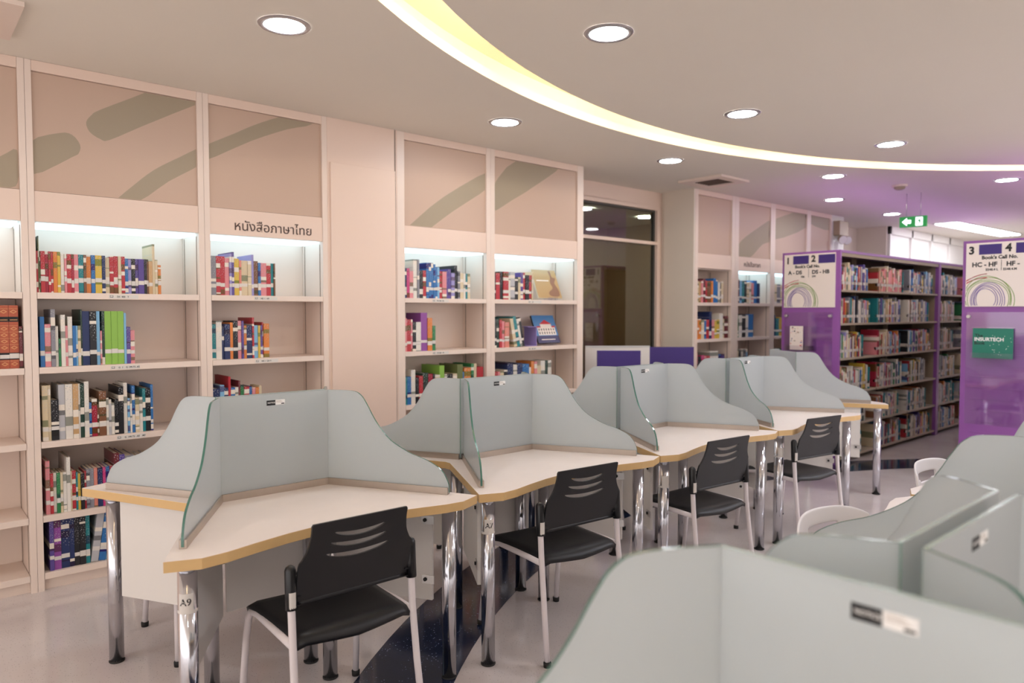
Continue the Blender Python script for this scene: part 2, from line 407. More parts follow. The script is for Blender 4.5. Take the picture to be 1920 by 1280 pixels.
# column and far recess
struct(bx('wall_left', -5.0, -4.905, 6.525, 6.535, 0, HZ, 'wallgrey'))
struct(bx('wall_left', -4.90, WX-0.001, 6.50, 6.529, 0, HZ, 'wallgrey'))
r2 = MB().box(-5.1, -5.0, 10.05, 11.6, 0, 1.0, 'wallgrey').box(-5.1, -5.0, 10.05, 11.6, 2.45, HZ, 'wallgrey').box(-5.1, -5.0, 11.2, 11.6, 1.0, 2.45, 'wallgrey').box(-6.6, -4.55, 11.60, 11.64, 0, HZ, 'wallgrey')
struct(r2.build('wall_left'))
w2 = struct(MB().box(-5.06, -5.0, 10.05, 10.12, 1.0, 2.45, 'dframe').box(-5.06, -5.0, 11.13, 11.2, 1.0, 2.45, 'dframe').box(-5.06, -5.0, 10.12, 11.13, 2.38, 2.45, 'dframe').build('window_2'))
bx('pane', -5.04, -5.03, 10.12, 11.13, 1.0, 2.38, 'pane', parent=w2)
struct(bx('wall_left', -6.6, -5.2, 10.05, 11.6, 0, HZ, 'closet_dark'))
# far run of white header panels
fw = MB().box(-6.6, -4.55, 11.64, 18.5, 0, HZ, 'white_panel')
for i in range(8):
    y = 11.64 + 0.86 * i
    fw.box(-4.551, -4.51, y, y+0.06, 0, HZ, 'white_panel')
fw.box(-4.551, -4.51, 11.64, 18.5, 2.70, HZ, 'white_panel')
struct(fw.build('wall_left', None, 0.002))
struct(bx('wall_back', -6.6, 6.5, 18.5, 18.6, 0, HZ, 'white_panel'))

# ------------------------------------------------------------------ built-in bookcases
SW = [
 [(0.452,2.3),(0.525,2.343),(0.524,2.176),(0.471,2.137),(0.3,2.06),(0.3,2.22)],
 [(0.58,2.39),(0.715,2.461),(0.774,2.461),(0.811,2.414),(0.805,2.369),(0.771,2.34),(0.58,2.222)],
 [(1.155,2.768),(1.25,2.85),(1.427,2.85),(1.46,2.775),(1.30,2.672),(1.12,2.563),(0.955,2.461),(0.911,2.459),(0.859,2.49),(0.843,2.54),(0.87,2.584),(0.915,2.622)],
 [(1.45,2.49),(1.45,2.40),(1.261,2.268),(1.1,2.137),(0.98,2.12),(1.069,2.22),(1.184,2.326),(1.324,2.418)],
 [(1.45,2.49),(1.643,2.606),(1.779,2.685),(1.944,2.764),(2.167,2.85),(2.167,2.756),(1.992,2.692),(1.754,2.58),(1.45,2.41)],
 [(2.90,2.11),(2.945,2.154),(3.237,2.382),(3.70,2.64),(3.70,2.52),(3.339,2.289),(3.137,2.15),(3.07,2.10)],
 [(3.72,2.50),(4.004,2.773),(4.508,2.80),(4.187,2.572),(3.945,2.434),(3.72,2.32)],
 [(7.35,2.21),(7.465,2.329),(7.77,2.477),(8.15,2.62),(8.15,2.38),(7.925,2.31),(7.631,2.13),(7.35,2.10)],
 [(8.15,2.60),(8.569,2.733),(9.05,2.85),(9.05,2.615),(8.15,2.38)],
 [(9.05,2.85),(9.7,2.85),(9.70,2.61),(9.05,2.67)]]
TY = frame((0,0,0), (0,1,0), (0,0,1), (1,0,0))     # plane (a, b) -> (y, z), normal +X
def ty(y, z, x): return Matrix.Translation((x, y, z)) @ TY
SHELVES = [1.605, 1.205, 0.805, 0.405, 0.095]
BK = -4.83
def bookcase(y0, y1, a, b, lit, label, labels=()):
    t = empty('bookcase', (WX, (y0+y1)/2, 0), 0, label, 'bookcase')
    oy = (y0+y1)/2
    def P(mb, name, parent=t, bevel=0.0015):
        T = Matrix.Translation((-WX, -oy, 0)); mb.v = [tuple(T @ Vector(v)) for v in mb.v]
        return mb.build(name, parent, bevel)
    for q, (p0, p1) in enumerate(((y0, a), (b, y1))):
        m = MB().box(BK, WX, p0+0.0007, p1-0.0007, 0, HZ-0.001, 'shelf')
        yi = p1 if q == 0 else p0; s = 0.0015 if q == 0 else -0.0015
        for x in (BK+0.035, WX-0.05): m.box(x, x+0.008, min(yi, yi+s), max(yi, yi+s), 0.1, 1.96, 'seam')
        P(m, 'side_panel')
    P(MB().box(BK-0.012, BK, a, b, 0.06, HZ-0.01, 'shelf'), 'back_panel', bevel=0)
    P(MB().box(BK, WX-0.03, a, b, 0, 0.062, 'shelf'), 'plinth', bevel=0)
    h = MB().box(WX-0.03, WX-0.015, a, b, 2.142, 2.762, 'panel')
    for pl_ in SW:
        c = clip(smooth_poly(pl_, 3), a+0.002, b-0.002, 2.144, 2.76)
        if c and len(c) > 2:
            cu = curve_mesh([c]); h.add([(WX-0.0147, v.x, v.y) for v in cu[0]], cu[1], 'swoosh')
    P(h, 'header_panel', bevel=0)
    P(MB().box(WX-0.03, WX-0.001, a, b, 2.764, HZ-0.001, 'wall'), 'top_rail')
    f_ = MB().box(WX-0.03, WX-0.004, a, b, 1.978, 2.139, 'wall')
    fas = P(f_, 'fascia')
    if lit: P(MB().box(BK+0.01, WX-0.035, a+0.01, b-0.01, 1.966, 1.976, 'niche'), 'light_panel', bevel=0)
    else: P(MB().box(BK+0.01, WX-0.03, a, b, 1.966, 1.976, 'shelf'), 'niche_ceiling', bevel=0)
    for i, z in enumerate(SHELVES):
        s_ = P(MB().box(BK, WX-0.001, a+0.001, b-0.001, z-0.034, z, 'shelf'), 'shelf')
        if i < len(labels) and labels[i]:
            l_ = MB(); yy, txt = labels[i]
            l_.box(WX-0.001, WX, yy-0.075, yy+0.075, z-0.029, z-0.007, 'paper')
            T = ty(yy-0.07, z-0.0225, WX+0.0002)
            put_text(l_, txt, 0.013, ty(yy-0.035, z-0.0225, WX+0.0003), 'ink', bold=0.0003, depth=0.0001)
            l_.prism([(-0.0,0.0),(0.016,0.0),(0.016,0.011),(0.0,0.011)], 0, 0.0003, 'ink', T=T)
            l_.prism([(0.002,0.0025),(0.014,0.0025),(0.014,0.0095),(0.002,0.0095)], 0.0003, 0.0004, 'paper', T=T)
            P(l_, 'shelf_label', s_, 0)
    return t, fas, oy
bookcase(-0.36, 0.562, -0.29, 0.53, True, 'white built-in bookcase at the far left edge, red leather volumes on its second shelf')
bookcase(0.562, 1.456, 0.593, 1.421, True, 'wide white lit bookcase left of the Thai lettering, five full rows of books', [(1.007, 'DS  400   T'), (1.007, 'G  1    G 199.T5 .A5'), (1.03, 'G  199.T5  .A5   .M7'), None, None])
b2 = bookcase(1.456, 2.265, 1.49, 2.228, True, 'white lit bookcase carrying the brown Thai lettering over its top shelf', [(1.83, 'HD 1 - HF'), (1.83, 'HB 1  QA 9'), None, None, None])
bookcase(2.815, 3.698, 2.88, 3.655, True, 'white lit bookcase just right of the blank wall pilaster, blue set of books on top', [(3.2, 'PN 100 - PR'), (3.2, 'PN 200 - PR'), None, None, None])
bookcase(3.698, 4.79, 3.742, 4.712, True, 'white lit bookcase with two face-out picture books, next to the glazed door', [(4.19, 'DS'), (4.19, 'DS  NA'), None, None, None])
bookcase(6.53, 7.31, 6.585, 7.24, False, 'unlit white bookcase right of the grey column, first beyond the glazed door')
f2 = bookcase(7.31, 8.145, 7.385, 8.09, True, 'far lit white bookcase with small faint lettering and a grey arc above')
bookcase(8.145, 9.05, 8.2, 9.0, True, 'far lit white bookcase half hidden behind the first purple shelf end')
bookcase(9.05, 9.69, 9.1, 9.65, True, 'farthest white bookcase before the emergency lamp, seen only above the purple shelving')
for (t_, fas, oy), txt, yy, zz, sz in ((b2, 'หนังสือภาษาไทย', 1.632, 2.012, 0.081), (f2, 'หนังสือภาษา', 7.50, 2.03, 0.075)):
    m_ = MB(); put_text(m_, txt, sz, ty(yy-oy, zz, -0.004), 'ltext', bold=0.0003, depth=0.002)
    m_.build('lettering', fas)

# ------------------------------------------------------------------ books
PAL = dict(red='#b8303a', crimson='#a11f38', orange='#d9803a', yellow='#d8b548', olive='#6c7446', green='#2f7d4a', lime='#8dbb4e', teal='#1f7f86', blue='#2f6fae',
           navy='#22305e', skyblue='#7fb4d8', purple='#5a4790', violet='#8f4a9a', lavender='#9b92c8', magenta='#c83a78', pink='#dd8a90', salmon='#dd8676',
           white='#e4ddd3', cream='#d9c6a4', tan='#c79f70', brown='#7d5238', grey='#8a8890', silver='#b9b8bc', black='#201f24', darkgreen='#243f34', maroon='#6d2a32')
WORD = dict(darkgreen='dark green', skyblue='light blue', navy='navy blue')
def book_mesh(kind):
    m = MB(); c = 'plain' if kind == 'plain' else 'cover'
    m.box(-1, 0, -0.5, -0.42, 0, 1, c).box(-1, 0, 0.42, 0.5, 0, 1, c).box(-0.03, 0, -0.42, 0.42, 0, 1, c).box(-0.97, -0.03, -0.42, 0.42, 0.012, 0.985, 'pages')
    o = m.build('book'); me = o.data; bpy.data.objects.remove(o); return me
M['leather'] = noisy(mat('oxblood_leather', '#b3583c', 0.45), 40, 0.2)
M['gilt'] = mat('gilt_tooling', '#d9a06a', 0.4)
BM = {'cover': book_mesh('cover'), 'plain': book_mesh('plain')}
_b = MB().box(-1, 0, -0.5, 0.5, 0, 1, 'leather')
for z0_, z1_ in ((0.74, 0.82), (0.14, 0.25)): _b.box(-0.02, 0.003, -0.5, 0.5, z0_, z1_, 'ink')
for z0_ in (0.33, 0.43, 0.53, 0.63, 0.9, 0.07):
    _b.prism([(0, z0_-0.03), (0.38, z0_), (0, z0_+0.03), (-0.38, z0_)], 0, 0.004, 'gilt', T=TY)
    _b.prism([(0, z0_-0.018), (0.25, z0_), (0, z0_+0.018), (-0.25, z0_)], 0.004, 0.005, 'leather', T=TY)
    _b.box(-0.01, 0.004, -0.5, 0.5, z0_+0.045, z0_+0.050, 'gilt')
_b.box(-0.01, 0.005, -0.4, 0.4, 0.765, 0.775, 'gilt')
_o = _b.build('book', merge=False); BM['leather'] = _o.data; bpy.data.objects.remove(_o)
_l = MB().box(-0.25, 0.004, -0.5, 0.5, 0, 1, 'paper').build('call_number_label'); LM = _l.data; bpy.data.objects.remove(_l)
ORD = 'first second third fourth fifth sixth seventh eighth ninth tenth eleventh twelfth thirteenth fourteenth fifteenth sixteenth seventeenth eighteenth nineteenth twentieth'.split()
def ordinal(n): return ORD[n] if n < 20 else ('twenty-' + ORD[n-20] if n < 29 else ('thirtieth' if n == 29 else 'thirty-' + ORD[n-30]))
def books(y0, y1, z, spec, where, group, x=-4.535):
    toks = [s.split(':') for s in spec.split()]
    tot = sum(float(t[2]) for t in toks); y = y0; prev = None
    for i, t in enumerate(toks):
        col = t[0]; h = float(t[1]) / 100; wd = float(t[2]) / tot * (y1 - y0)
        fl = t[3] if len(t) > 3 else ''
        if col == 'gap': y += wd; prev = None; continue
        o = bpy.data.objects.new('book', BM['leather' if 'V' in fl else 'plain' if 'p' in fl else 'cover']); COL.objects.link(o)
        dp = min(0.235, max(0.12, h * 0.72 + random.uniform(-0.01, 0.01)))
        if 'd' in fl: dp = 0.25
        o.location = (x + random.uniform(-0.006, 0.004), y + wd/2, z + 0.0005); o.scale = (dp, wd - 0.0012, h)
        if 'L' in fl:
            an = math.radians(float(fl.split('L')[1])); o.rotation_euler = (an, 0, 0)
            o.location.z += abs(math.sin(an)) * wd / 2; o.scale[1] = wd * math.cos(an) - 0.002
        o.color = srgb(PAL[col])
        size = 'tall' if h > 0.265 else 'short' if h < 0.195 else ('thick' if wd > 0.034 else 'thin' if wd < 0.012 else 'upright')
        nm = WORD.get(col, col)
        if 'V' in fl: size, nm = 'tooled', 'red leather'
        tag(o, f'{size} {nm} book, {ordinal(i)} from the left on the {where}', 'book', group)
        if 'n' not in fl and ('h' in fl or random.random() < 0.82):
            c = bpy.data.objects.new('call_number_label', LM); COL.objects.link(c); c.parent = o
            hz = (0.052 + random.choice((-0.006, 0, 0, 0.004, 0.009))) if 'h' not in fl else 0.062
            c.location = (0, 0, hz / h); c.scale = (1, 1.01, random.choice((0.02, 0.023, 0.026)) / h)
        y += wd
w0 = 'edge bookcase, second shelf'
books(0.345, 0.527, 1.205, 'red:33:36:V red:33:38:V red:33:38:V red:33:38:V maroon:22:14', w0, 'leather volumes in the left edge bookcase')
g1, g2, g3, g4 = 'left of Thai lettering', 'under Thai lettering', 'right of the pilaster', 'beside the door'
books(0.597, 1.211, 1.605, 'red:22:13 olive:30:8:n olive:22:8 red:22:32 crimson:22:24 red:22:18 red:22:17 orange:22:30 yellow:22:24 white:21:26 pink:21:18 red:21:34 crimson:21:20 pink:21:33 teal:21:38 brown:21:22 orange:21:36 blue:21:31 yellow:21:52 navy:21:28 cream:20:34 red:21:32 red:21:34 cream:21:26 red:21:30 blue:20:28 lavender:20:26 black:20:32 purple:20:24 purple:20:48:p black:20:24 brown:20:14 tan:19:32 cream:29:22:n cream:20:24 orange:17:26', 'top shelf ' + g1, 'books on the top shelf left of the Thai lettering')
books(0.605, 1.064, 1.205, 'blue:27:34:p pink:23:46 grey:31:34 white:22:22 green:15:18 white:28:34 pink:22:20 white:27:36 blue:22:26:p skyblue:22:14 cream:22:24 darkgreen:31:12:d navy:30:58:pd black:30:54 skyblue:30:28:p pink:19:14 darkgreen:30:24 lime:30:54:ph lime:30:52:ph lime:30:52:ph skyblue:29:20:p purple:21:34 pink:19:36', 'second shelf ' + g1, 'books on the second shelf left of the Thai lettering')
books(0.605, 1.156, 0.805, 'cream:30:30 cream:30:16:n black:22:40 silver:30:34 white:30:40 tan:30:30 white:30:10:n darkgreen:30:22 white:31:25 blue:19:15 crimson:21:30 brown:18:10 brown:25:40:d white:21:14 silver:20:16 white:18:18 black:20:22 black:27:30:d white:29:22 skyblue:20:14 white:20:12 blue:27:18:d cream:20:24 white:20:22 teal:25:18 black:25:30:d blue:27:16:d', 'third shelf ' + g1, 'books on the third shelf left of the Thai lettering')
books(0.612, 1.14, 0.405, 'pink:29:22 red:22:16 white:22:16 green:22:18 cream:22:14 white:22:18 white:30:20:d cream:22:8 red:22:20 teal:21:10 yellow:20:14 black:20:20 red:21:10 grey:22:18 grey:22:22 salmon:22:20 navy:22:26 magenta:22:16 blue:22:22 crimson:22:24 maroon:29:30:d purple:28:30:d grey:27:50:d white:26:40 silver:26:36 black:26:26', 'fourth shelf ' + g1, 'books on the fourth shelf left of the Thai lettering')
books(0.622, 1.02, 0.095, 'purple:27:20 violet:27:32 navy:27:38 navy:27:22 black:27:24 black:27:28 teal:27:20 silver:27:36:L-8 blue:27:34:L-8 skyblue:26:18:L-8 white:27:22:L-8 blue:26:16:L-8 silver:27:24:L-8 darkgreen:27:22:L-8 white:24:22:L-8', 'bottom shelf ' + g1, 'books on the bottom shelf left of the Thai lettering')
books(1.495, 1.903, 1.605, 'grey:24:33 red:24:26 red:24:27 pink:23:26 lavender:26:14:d purple:27:14:d yellow:23:30 salmon:22:15 cream:22:40 cream:22:24 lavender:26:14:pd brown:22:26 blue:21:18 pink:21:38 red:21:28 teal:21:18:p brown:21:10', 'top shelf ' + g2, 'books on the top shelf under the Thai lettering')
books(1.497, 1.858, 1.205, 'teal:22:25 white:24:35 navy:21:14 navy:22:34 orange:23:18:p black:24:30 pink:24:22 purple:24:14 orange:21:20 navy:21:34 red:26:12:d skyblue:21:24 yellow:21:14 purple:21:14 red:23:8 orange:22:36', 'second shelf ' + g2, 'books on the second shelf under the Thai lettering')
books(1.497, 1.803, 0.805, 'navy:22:40 skyblue:24:25 navy:22:24 red:29:14:pd blue:22:26 white:22:20 maroon:26:12:d green:23:20 red:22:30 blue:22:18 pink:21:20 orange:21:22 cream:22:16', 'third shelf ' + g2, 'books on the third shelf under the Thai lettering')
books(2.89, 3.507, 1.605, 'navy:22:15 magenta:22:20 pink:20:26 white:29:26:nd grey:29:14:nd black:21:26 red:21:22 blue:27:18:h blue:27:16:h blue:27:15:h blue:26:15:h blue:24:15:h skyblue:24:16:h red:21:20 pink:21:30 purple:22:12:d purple:23:22 lavender:20:26 black:26:22:d grey:22:18 cream:20:26 white:20:14 teal:20:18 cream:20:20', 'top shelf ' + g3, 'books on the top shelf right of the pilaster')
books(2.89, 3.166, 1.205, 'pink:25:12 red:24:26 pink:24:10:n black:22:20 white:22:30 violet:29:40:ph orange:25:28 green:19:20', 'second shelf ' + g3, 'books on the second shelf right of the pilaster')
books(2.89, 3.641, 0.805, 'teal:21:15 blue:21:26 white:26:28:d black:20:22 red:21:26 darkgreen:23:38:d crimson:22:30 black:22:14 cream:21:34 lime:28:34:pd white:21:18 black:21:40 cream:21:30 olive:28:40:pd blue:22:12 orange:25:50 green:28:20:d cream:28:22:d red:25:24:p red:25:28:p', 'third shelf ' + g3, 'books on the third shelf right of the pilaster')
books(3.75, 4.187, 1.605, 'black:22:12 red:22:26 black:23:24 red:23:34 white:20:16 silver:23:30:nd black:19:20 cream:19:16 purple:23:18 red:23:16 black:21:26 red:21:18 cream:24:8', 'top shelf ' + g4, 'books on the top shelf beside the door')
books(3.75, 4.10, 1.205, 'black:24:20 darkgreen:24:18 red:23:18 pink:22:18 salmon:21:30 gap:0:34 cream:24:22:L12 teal:26:22:dL12 white:24:16:L12 black:25:20:dL12', 'second shelf ' + g4, 'books on the second shelf beside the door')
books(3.75, 4.412, 0.805, 'red:20:24 pink:20:16 cream:20:24 black:21:22 navy:27:36:d white:25:24 navy:26:34:d blue:25:44:d white:22:14 orange:27:20 pink:27:18 cream:23:26 white:27:30 darkgreen:27:18 white:27:24', 'third shelf ' + g4, 'books on the third shelf beside the door')
gf = ['unlit bookcase', 'far lit bookcase', 'bookcase behind purple shelving']
books(6.60, 7.12, 1.605, 'cream:23:20 tan:23:20 pink:24:16 maroon:26:22:d red:24:18 brown:23:34 orange:24:18 blue:27:24:pd blue:25:20 white:23:20 black:23:12 cream:24:20', 'top shelf, ' + gf[0], 'books on the top shelf of the far unlit bookcase')
books(6.60, 7.22, 1.205, 'orange:21:22 orange:22:20 cream:21:22 blue:21:20 red:21:22 navy:30:20:d pink:21:20 yellow:21:22 yellow:21:22 white:28:30:d cream:22:14 maroon:25:30', 'second shelf, ' + gf[0], 'books on the second shelf of the far unlit bookcase')
books(6.60, 7.15, 0.805, 'pink:26:14 black:21:20 magenta:22:20 pink:21:20 red:21:20 white:26:60:d blue:22:20 purple:22:22', 'third shelf, ' + gf[0], 'books on the third shelf of the far unlit bookcase')
books(7.40, 7.90, 1.605, 'maroon:28:20 skyblue:26:20 teal:25:22 black:26:24 cream:24:22 white:25:20 pink:24:16 blue:27:34:p navy:24:24:p', 'top shelf, ' + gf[1], 'books on the top shelf of the middle far bookcase')
books(7.40, 7.76, 1.205, 'green:22:14 white:26:20 black:27:24 white:26:20 blue:27:34:p', 'second shelf, ' + gf[1], 'books on the second shelf of the middle far bookcase')
books(7.40, 7.65, 0.805, 'cream:25:22 black:25:20 white:26:20 grey:25:20 skyblue:26:20', 'third shelf, ' + gf[1], 'books on the third shelf of the middle far bookcase')
books(8.21, 8.46, 1.605, 'cream:24:20 grey:24:22 cream:23:18', 'top shelf, ' + gf[2], 'books on the top shelf by the purple shelving')
books(8.21, 8.46, 1.205, 'navy:26:20:p teal:22:20 yellow:23:24', 'second shelf, ' + gf[2], 'books on the second shelf by the purple shelving')
books(8.21, 8.46, 0.805, 'black:25:20 grey:24:18 green:24:20', 'third shelf, ' + gf[2], 'books on the third shelf by the purple shelving')

# two picture books shown face-out on little stands
def faceout(y0, y1, z, hgt, kind, label):
    t = empty('picture_book', (-4.58, (y0+y1)/2, z+0.001), 0, label, 'book')
    wd = y1 - y0
    # leans back against a stand
    R = Matrix.Rotation(math.radians(-23), 4, 'Y')
    T = R @ frame((0, -wd/2, 0.022), (0,1,0), (0,0,1), (1,0,0))
    c = MB()
    def rect(a, b, c0, d, n, k): c.prism([(a,b),(c0,b),(c0,d),(a,d)], n, n+0.0004, k, T=T)
    if kind == 'figure':
        c.prism([(0,0),(wd,0),(wd,hgt),(0,hgt)], -0.014, 0, 'tan_cover', 'pages', T=T)
        c.prism(smooth_poly([(0.55*wd,0.02),(0.9*wd,0.02),(0.93*wd,0.3*hgt),(0.84*wd,0.52*hgt),(0.93*wd,0.7*hgt),(0.8*wd,0.75*hgt),(0.78*wd,0.95*hgt),(0.7*wd,0.95*hgt),(0.73*wd,0.75*hgt),(0.66*wd,0.55*hgt),(0.7*wd,0.35*hgt),(0.5*wd,0.2*hgt)]), 0, 0.0006, 'fig_brown', T=T)
        rect(0.1*wd, 0.60*hgt, 0.62*wd, 0.63*hgt, 0, 'board')
    else:
        c.prism([(0,0),(wd,0),(wd,hgt),(0,hgt)], -0.02, 0, 'cover_sky', 'ink', T=T)
        rect(0, 0, wd, 0.26*hgt, 0, 'cover_navy')
        rect(0.12*wd, 0.28*hgt, 0.92*wd, 0.58*hgt, 0, 'board'); rect(0.28*wd, 0.58*hgt, 0.78*wd, 0.68*hgt, 0, 'board')
        c.prism([(0.25*wd,0.68*hgt),(0.81*wd,0.68*hgt),(0.53*wd,0.84*hgt)], 0, 0.0005, 'red_ink', T=T)
        rect(0.10*wd, 0.56*hgt, 0.28*wd, 0.61*hgt, 0.0004, 'red_ink'); rect(0.78*wd, 0.56*hgt, 0.94*wd, 0.61*hgt, 0.0004, 'red_ink')
        for i in range(7):
            rect((0.16+0.11*i)*wd, 0.32*hgt, (0.20+0.11*i)*wd, 0.40*hgt, 0.0005, 'ink'); rect((0.16+0.11*i)*wd, 0.45*hgt, (0.20+0.11*i)*wd, 0.52*hgt, 0.0005, 'ink')
        rect(0.18*wd, 0.11*hgt, 0.8*wd, 0.135*hgt, 0.0004, 'board')
    c.build('cover', t, merge=False)
    s = MB(); s.box(-0.10, 0.02, -0.06, 0.06, 0, 0.003, 'acrylic'); s.prism([(-0.07,0),(0.07,0),(0.07,0.2),(-0.07,0.2)], -0.022, -0.024, 'acrylic', T=R @ frame((0,0,0.01), (0,1,0), (0,0,1), (1,0,0))); s.box(0.018, 0.02, -0.06, 0.06, 0, 0.03, 'acrylic')
    s.build('stand', t); return t
M['tan_cover'] = mat('tan_book_cover', '#b79668', 0.3); M['fig_brown'] = mat('figure_print', '#8f6650', 0.4)
M['cover_sky'] = mat('sky_print', '#4f86bd', 0.3); M['cover_navy'] = mat('navy_print', '#3b3a66', 0.3)
faceout(4.31, 4.60, 1.605, 0.275, 'figure', 'tan picture book with a brown figure, propped face-out on the top shelf')
faceout(4.31, 4.58, 1.205, 0.265, 'palace', 'picture book with a palace on a blue cover, propped face-out on a shelf')
# lavender bookend box beside the leaning books
lb = MB().box(-0.16, 0, -0.052, 0.052, 0, 0.004, 'lav').box(-0.16, 0, 0.048, 0.052, 0.004, 0.17, 'lav').box(-0.16, 0, -0.052, 0.052, 0.166, 0.17, 'lav')
M['lav'] = mat('lavender_plastic', '#a592cf', 0.45)
o = lb.build('bookend'); o.location = (-4.56, 4.205, 1.2055); tag(o, 'lavender plastic bookend standing beside the leaning books on the second shelf', 'bookend')

# ------------------------------------------------------------------ purple library shelving
def cbook(mb, cols, rnds, x, y, z, dp, wd, h, col):
    m0 = len(mb.f)
    mb.box(x-dp, x, y+0.0005, y+wd-0.0005, z, z+h, 'packed')
    cols += [srgb(PAL[col])] * 6; rnds += [random.random()] * 6
    mb.box(x-0.02, x+0.0006, y+0.0005, y+wd-0.0005, z+0.055, z+0.083, 'paper')
    cols += [(1,1,1,1)] * 6; rnds += [0.5] * 6
def shelving(x0, x1, ystart, cols, board, signs, label):
    t = empty('library_shelving', ((x0+x1)/2, ystart, 0), 0, label, 'bookshelf')
    ox, oy = (x0+x1)/2, ystart
    def P(mb, name, parent=t, bevel=0.0, merge=True):
        T = Matrix.Translation((-ox, -oy, 0)); mb.v = [tuple(T @ Vector(v)) for v in mb.v]; return mb.build(name, parent, bevel, merge)
    H = 2.105
    e = MB().box(x0, x1, ystart, ystart+0.03, 0, H, 'purple')
    for i in range(13):
        z = 1.33 - i*0.095
        if z < 0.1: break
        e.box(x0+0.08, x1-0.08, ystart-0.004, ystart, z, z+0.008, 'purple')
    end = P(e, 'end_panel', bevel=0.002)
    for (a, b) in cols: pass
    yend = cols[-1][1]
    P(MB().box(x0, x1, ystart+0.031, yend+0.06, H-0.025, H, 'purple').box(x1-0.012, x1-0.006, ystart+0.031, yend+0.05, H-0.06, H-0.026, 'tan'), 'canopy')
    P(MB().box((x0+x1)/2-0.006, (x0+x1)/2+0.006, ystart+0.035, yend+0.05, 0.02, H-0.027, 'tan_dark'), 'back_panel')
    for a, b in cols:
        for z in (1.72, 1.39, 1.045, 0.70, 0.37, 0.06):
            P(MB().box((x0+x1)/2+0.007, x1-0.01, a, b, z-0.02, z, 'tan_shelf'), 'shelf', bevel=0.001)
        if b - cols[-1][1] < -0.01 or True:
            big = (b in (9.60,))
            u_ = MB().box((x0+x1)/2+0.007, x1-0.04 if big else (x0+x1)/2+0.05, b+0.001, b+(0.075 if big else 0.018), 0, H-0.027, 'tan')
            if big: u_.box(x1-0.04, x1, b+0.001, b+0.075, 0, H-0.027, 'purple')
            P(u_, 'upright')
    # sign board
    bw, bh = 0.525, 0.535; bx0, bz0 = x0+0.027, 1.547
    T = frame((bx0, ystart-0.012, bz0), (1,0,0), (0,0,1), (0,-1,0))
    s = MB(); s.prism([(0,0),(bw,0),(bw,bh),(0,bh)], -0.012, 0, 'board', T=T)
    def R(a, b, c, d, k, mb=s): mb.prism([(a,b),(c,b),(c,d),(a,d)], 0, 0.0006, k, T=T)
    R(0.094, 0.436, 0.258, 0.520, 'purple_dark'); R(0.357, 0.436, 0.523, 0.520, 'purple_dark'); R(0.256, 0.30, 0.259, 0.388, 'ink')
    def tx(txt, u, v, size, bold=0.0016, k='ink'): put_text(s, txt, size, T @ Matrix.Translation((u, v, 0.0006)), k, bold=bold, depth=0.0003)
    tx(signs[0], 0.018, 0.445, 0.088, 0.0035); tx(signs[1], 0.284, 0.455, 0.088, 0.0035)
    tx("Book's Call No.", 0.115, 0.397, 0.040); tx(signs[2], 0.045, 0.335, 0.052, 0.002); tx(signs[3], 0.292, 0.335, 0.052, 0.002)
    tx(signs[4], 0.145 if len(signs[4]) > 4 else 0.178, 0.300, 0.026, 0.0008); tx(signs[5], 0.27 if len(signs[5]) > 4 else 0.292, 0.300, 0.026, 0.0008)
    # scribbled loops
    rr = random.Random(3)
    def loop(cu, cv, ru, rv, k, a0, a1, wd=0.0046):
        n = 60; ph = rr.uniform(0, 6)
        pts = []
        for i in range(n + 1):
            a = a0 + (a1 - a0) * i / n; q = 1 + 0.03 * math.sin(3*a+ph)
            pts.append((cu + ru*q*math.cos(a), cv + rv*q*math.sin(a)))
        for i in range(n):
            (ax, ay), (bx_, by) = pts[i], pts[i+1]
            if min(ax, bx_) < 0.003 or min(ay, by) < 0.003 or max(ax, bx_) > bw-0.003: continue
            L_ = math.hypot(bx_-ax, by-ay) or 1; nx, ny = -(by-ay)/L_*wd/2, (bx_-ax)/L_*wd/2
            s.add([T @ Vector((ax+nx, ay+ny, 0.0008)), T @ Vector((ax-nx, ay-ny, 0.0008)), T @ Vector((bx_-nx, by-ny, 0.0008)), T @ Vector((bx_+nx, by+ny, 0.0008))], [(0,1,2,3)], k)
    for j in range(5): loop(0.15+0.004*j, 0.06, 0.072+0.013*j, 0.09+0.012*j, 'purple_ink', -0.6, PI+0.6)
    for j in range(4): loop(0.165, 0.05, 0.15+0.012*j, 0.165+0.013*j, 'green_ink', -0.5, PI+0.5)
    for j in range(4): loop(0.17, 0.0, 0.26+0.01*j, 0.24+0.013*j, 'red_ink', 1.62, 2.5)
    P(s, 'sign_board', end, merge=False)
    # clear acrylic sheet with two stand-off knobs
    P(MB().box(x0+0.045, x1-0.055, ystart-0.026, ystart-0.022, 0.55, 1.50, 'acrylic'), 'acrylic_sheet', end)
    for xx in (x0+0.06, x1-0.08):
        k_ = MB(); k_.tube([(xx, ystart-0.001, 1.463), (xx, ystart-0.04, 1.463)], 0.014, 'alu', 14); P(k_, 'knob', end)
    # packed books
    mb = MB(); cc = []; rn = []; ends = []
    P0 = 'white white white cream silver white cream white cream silver pink red crimson blue navy black brown orange yellow green teal purple grey skyblue tan lavender'.split()
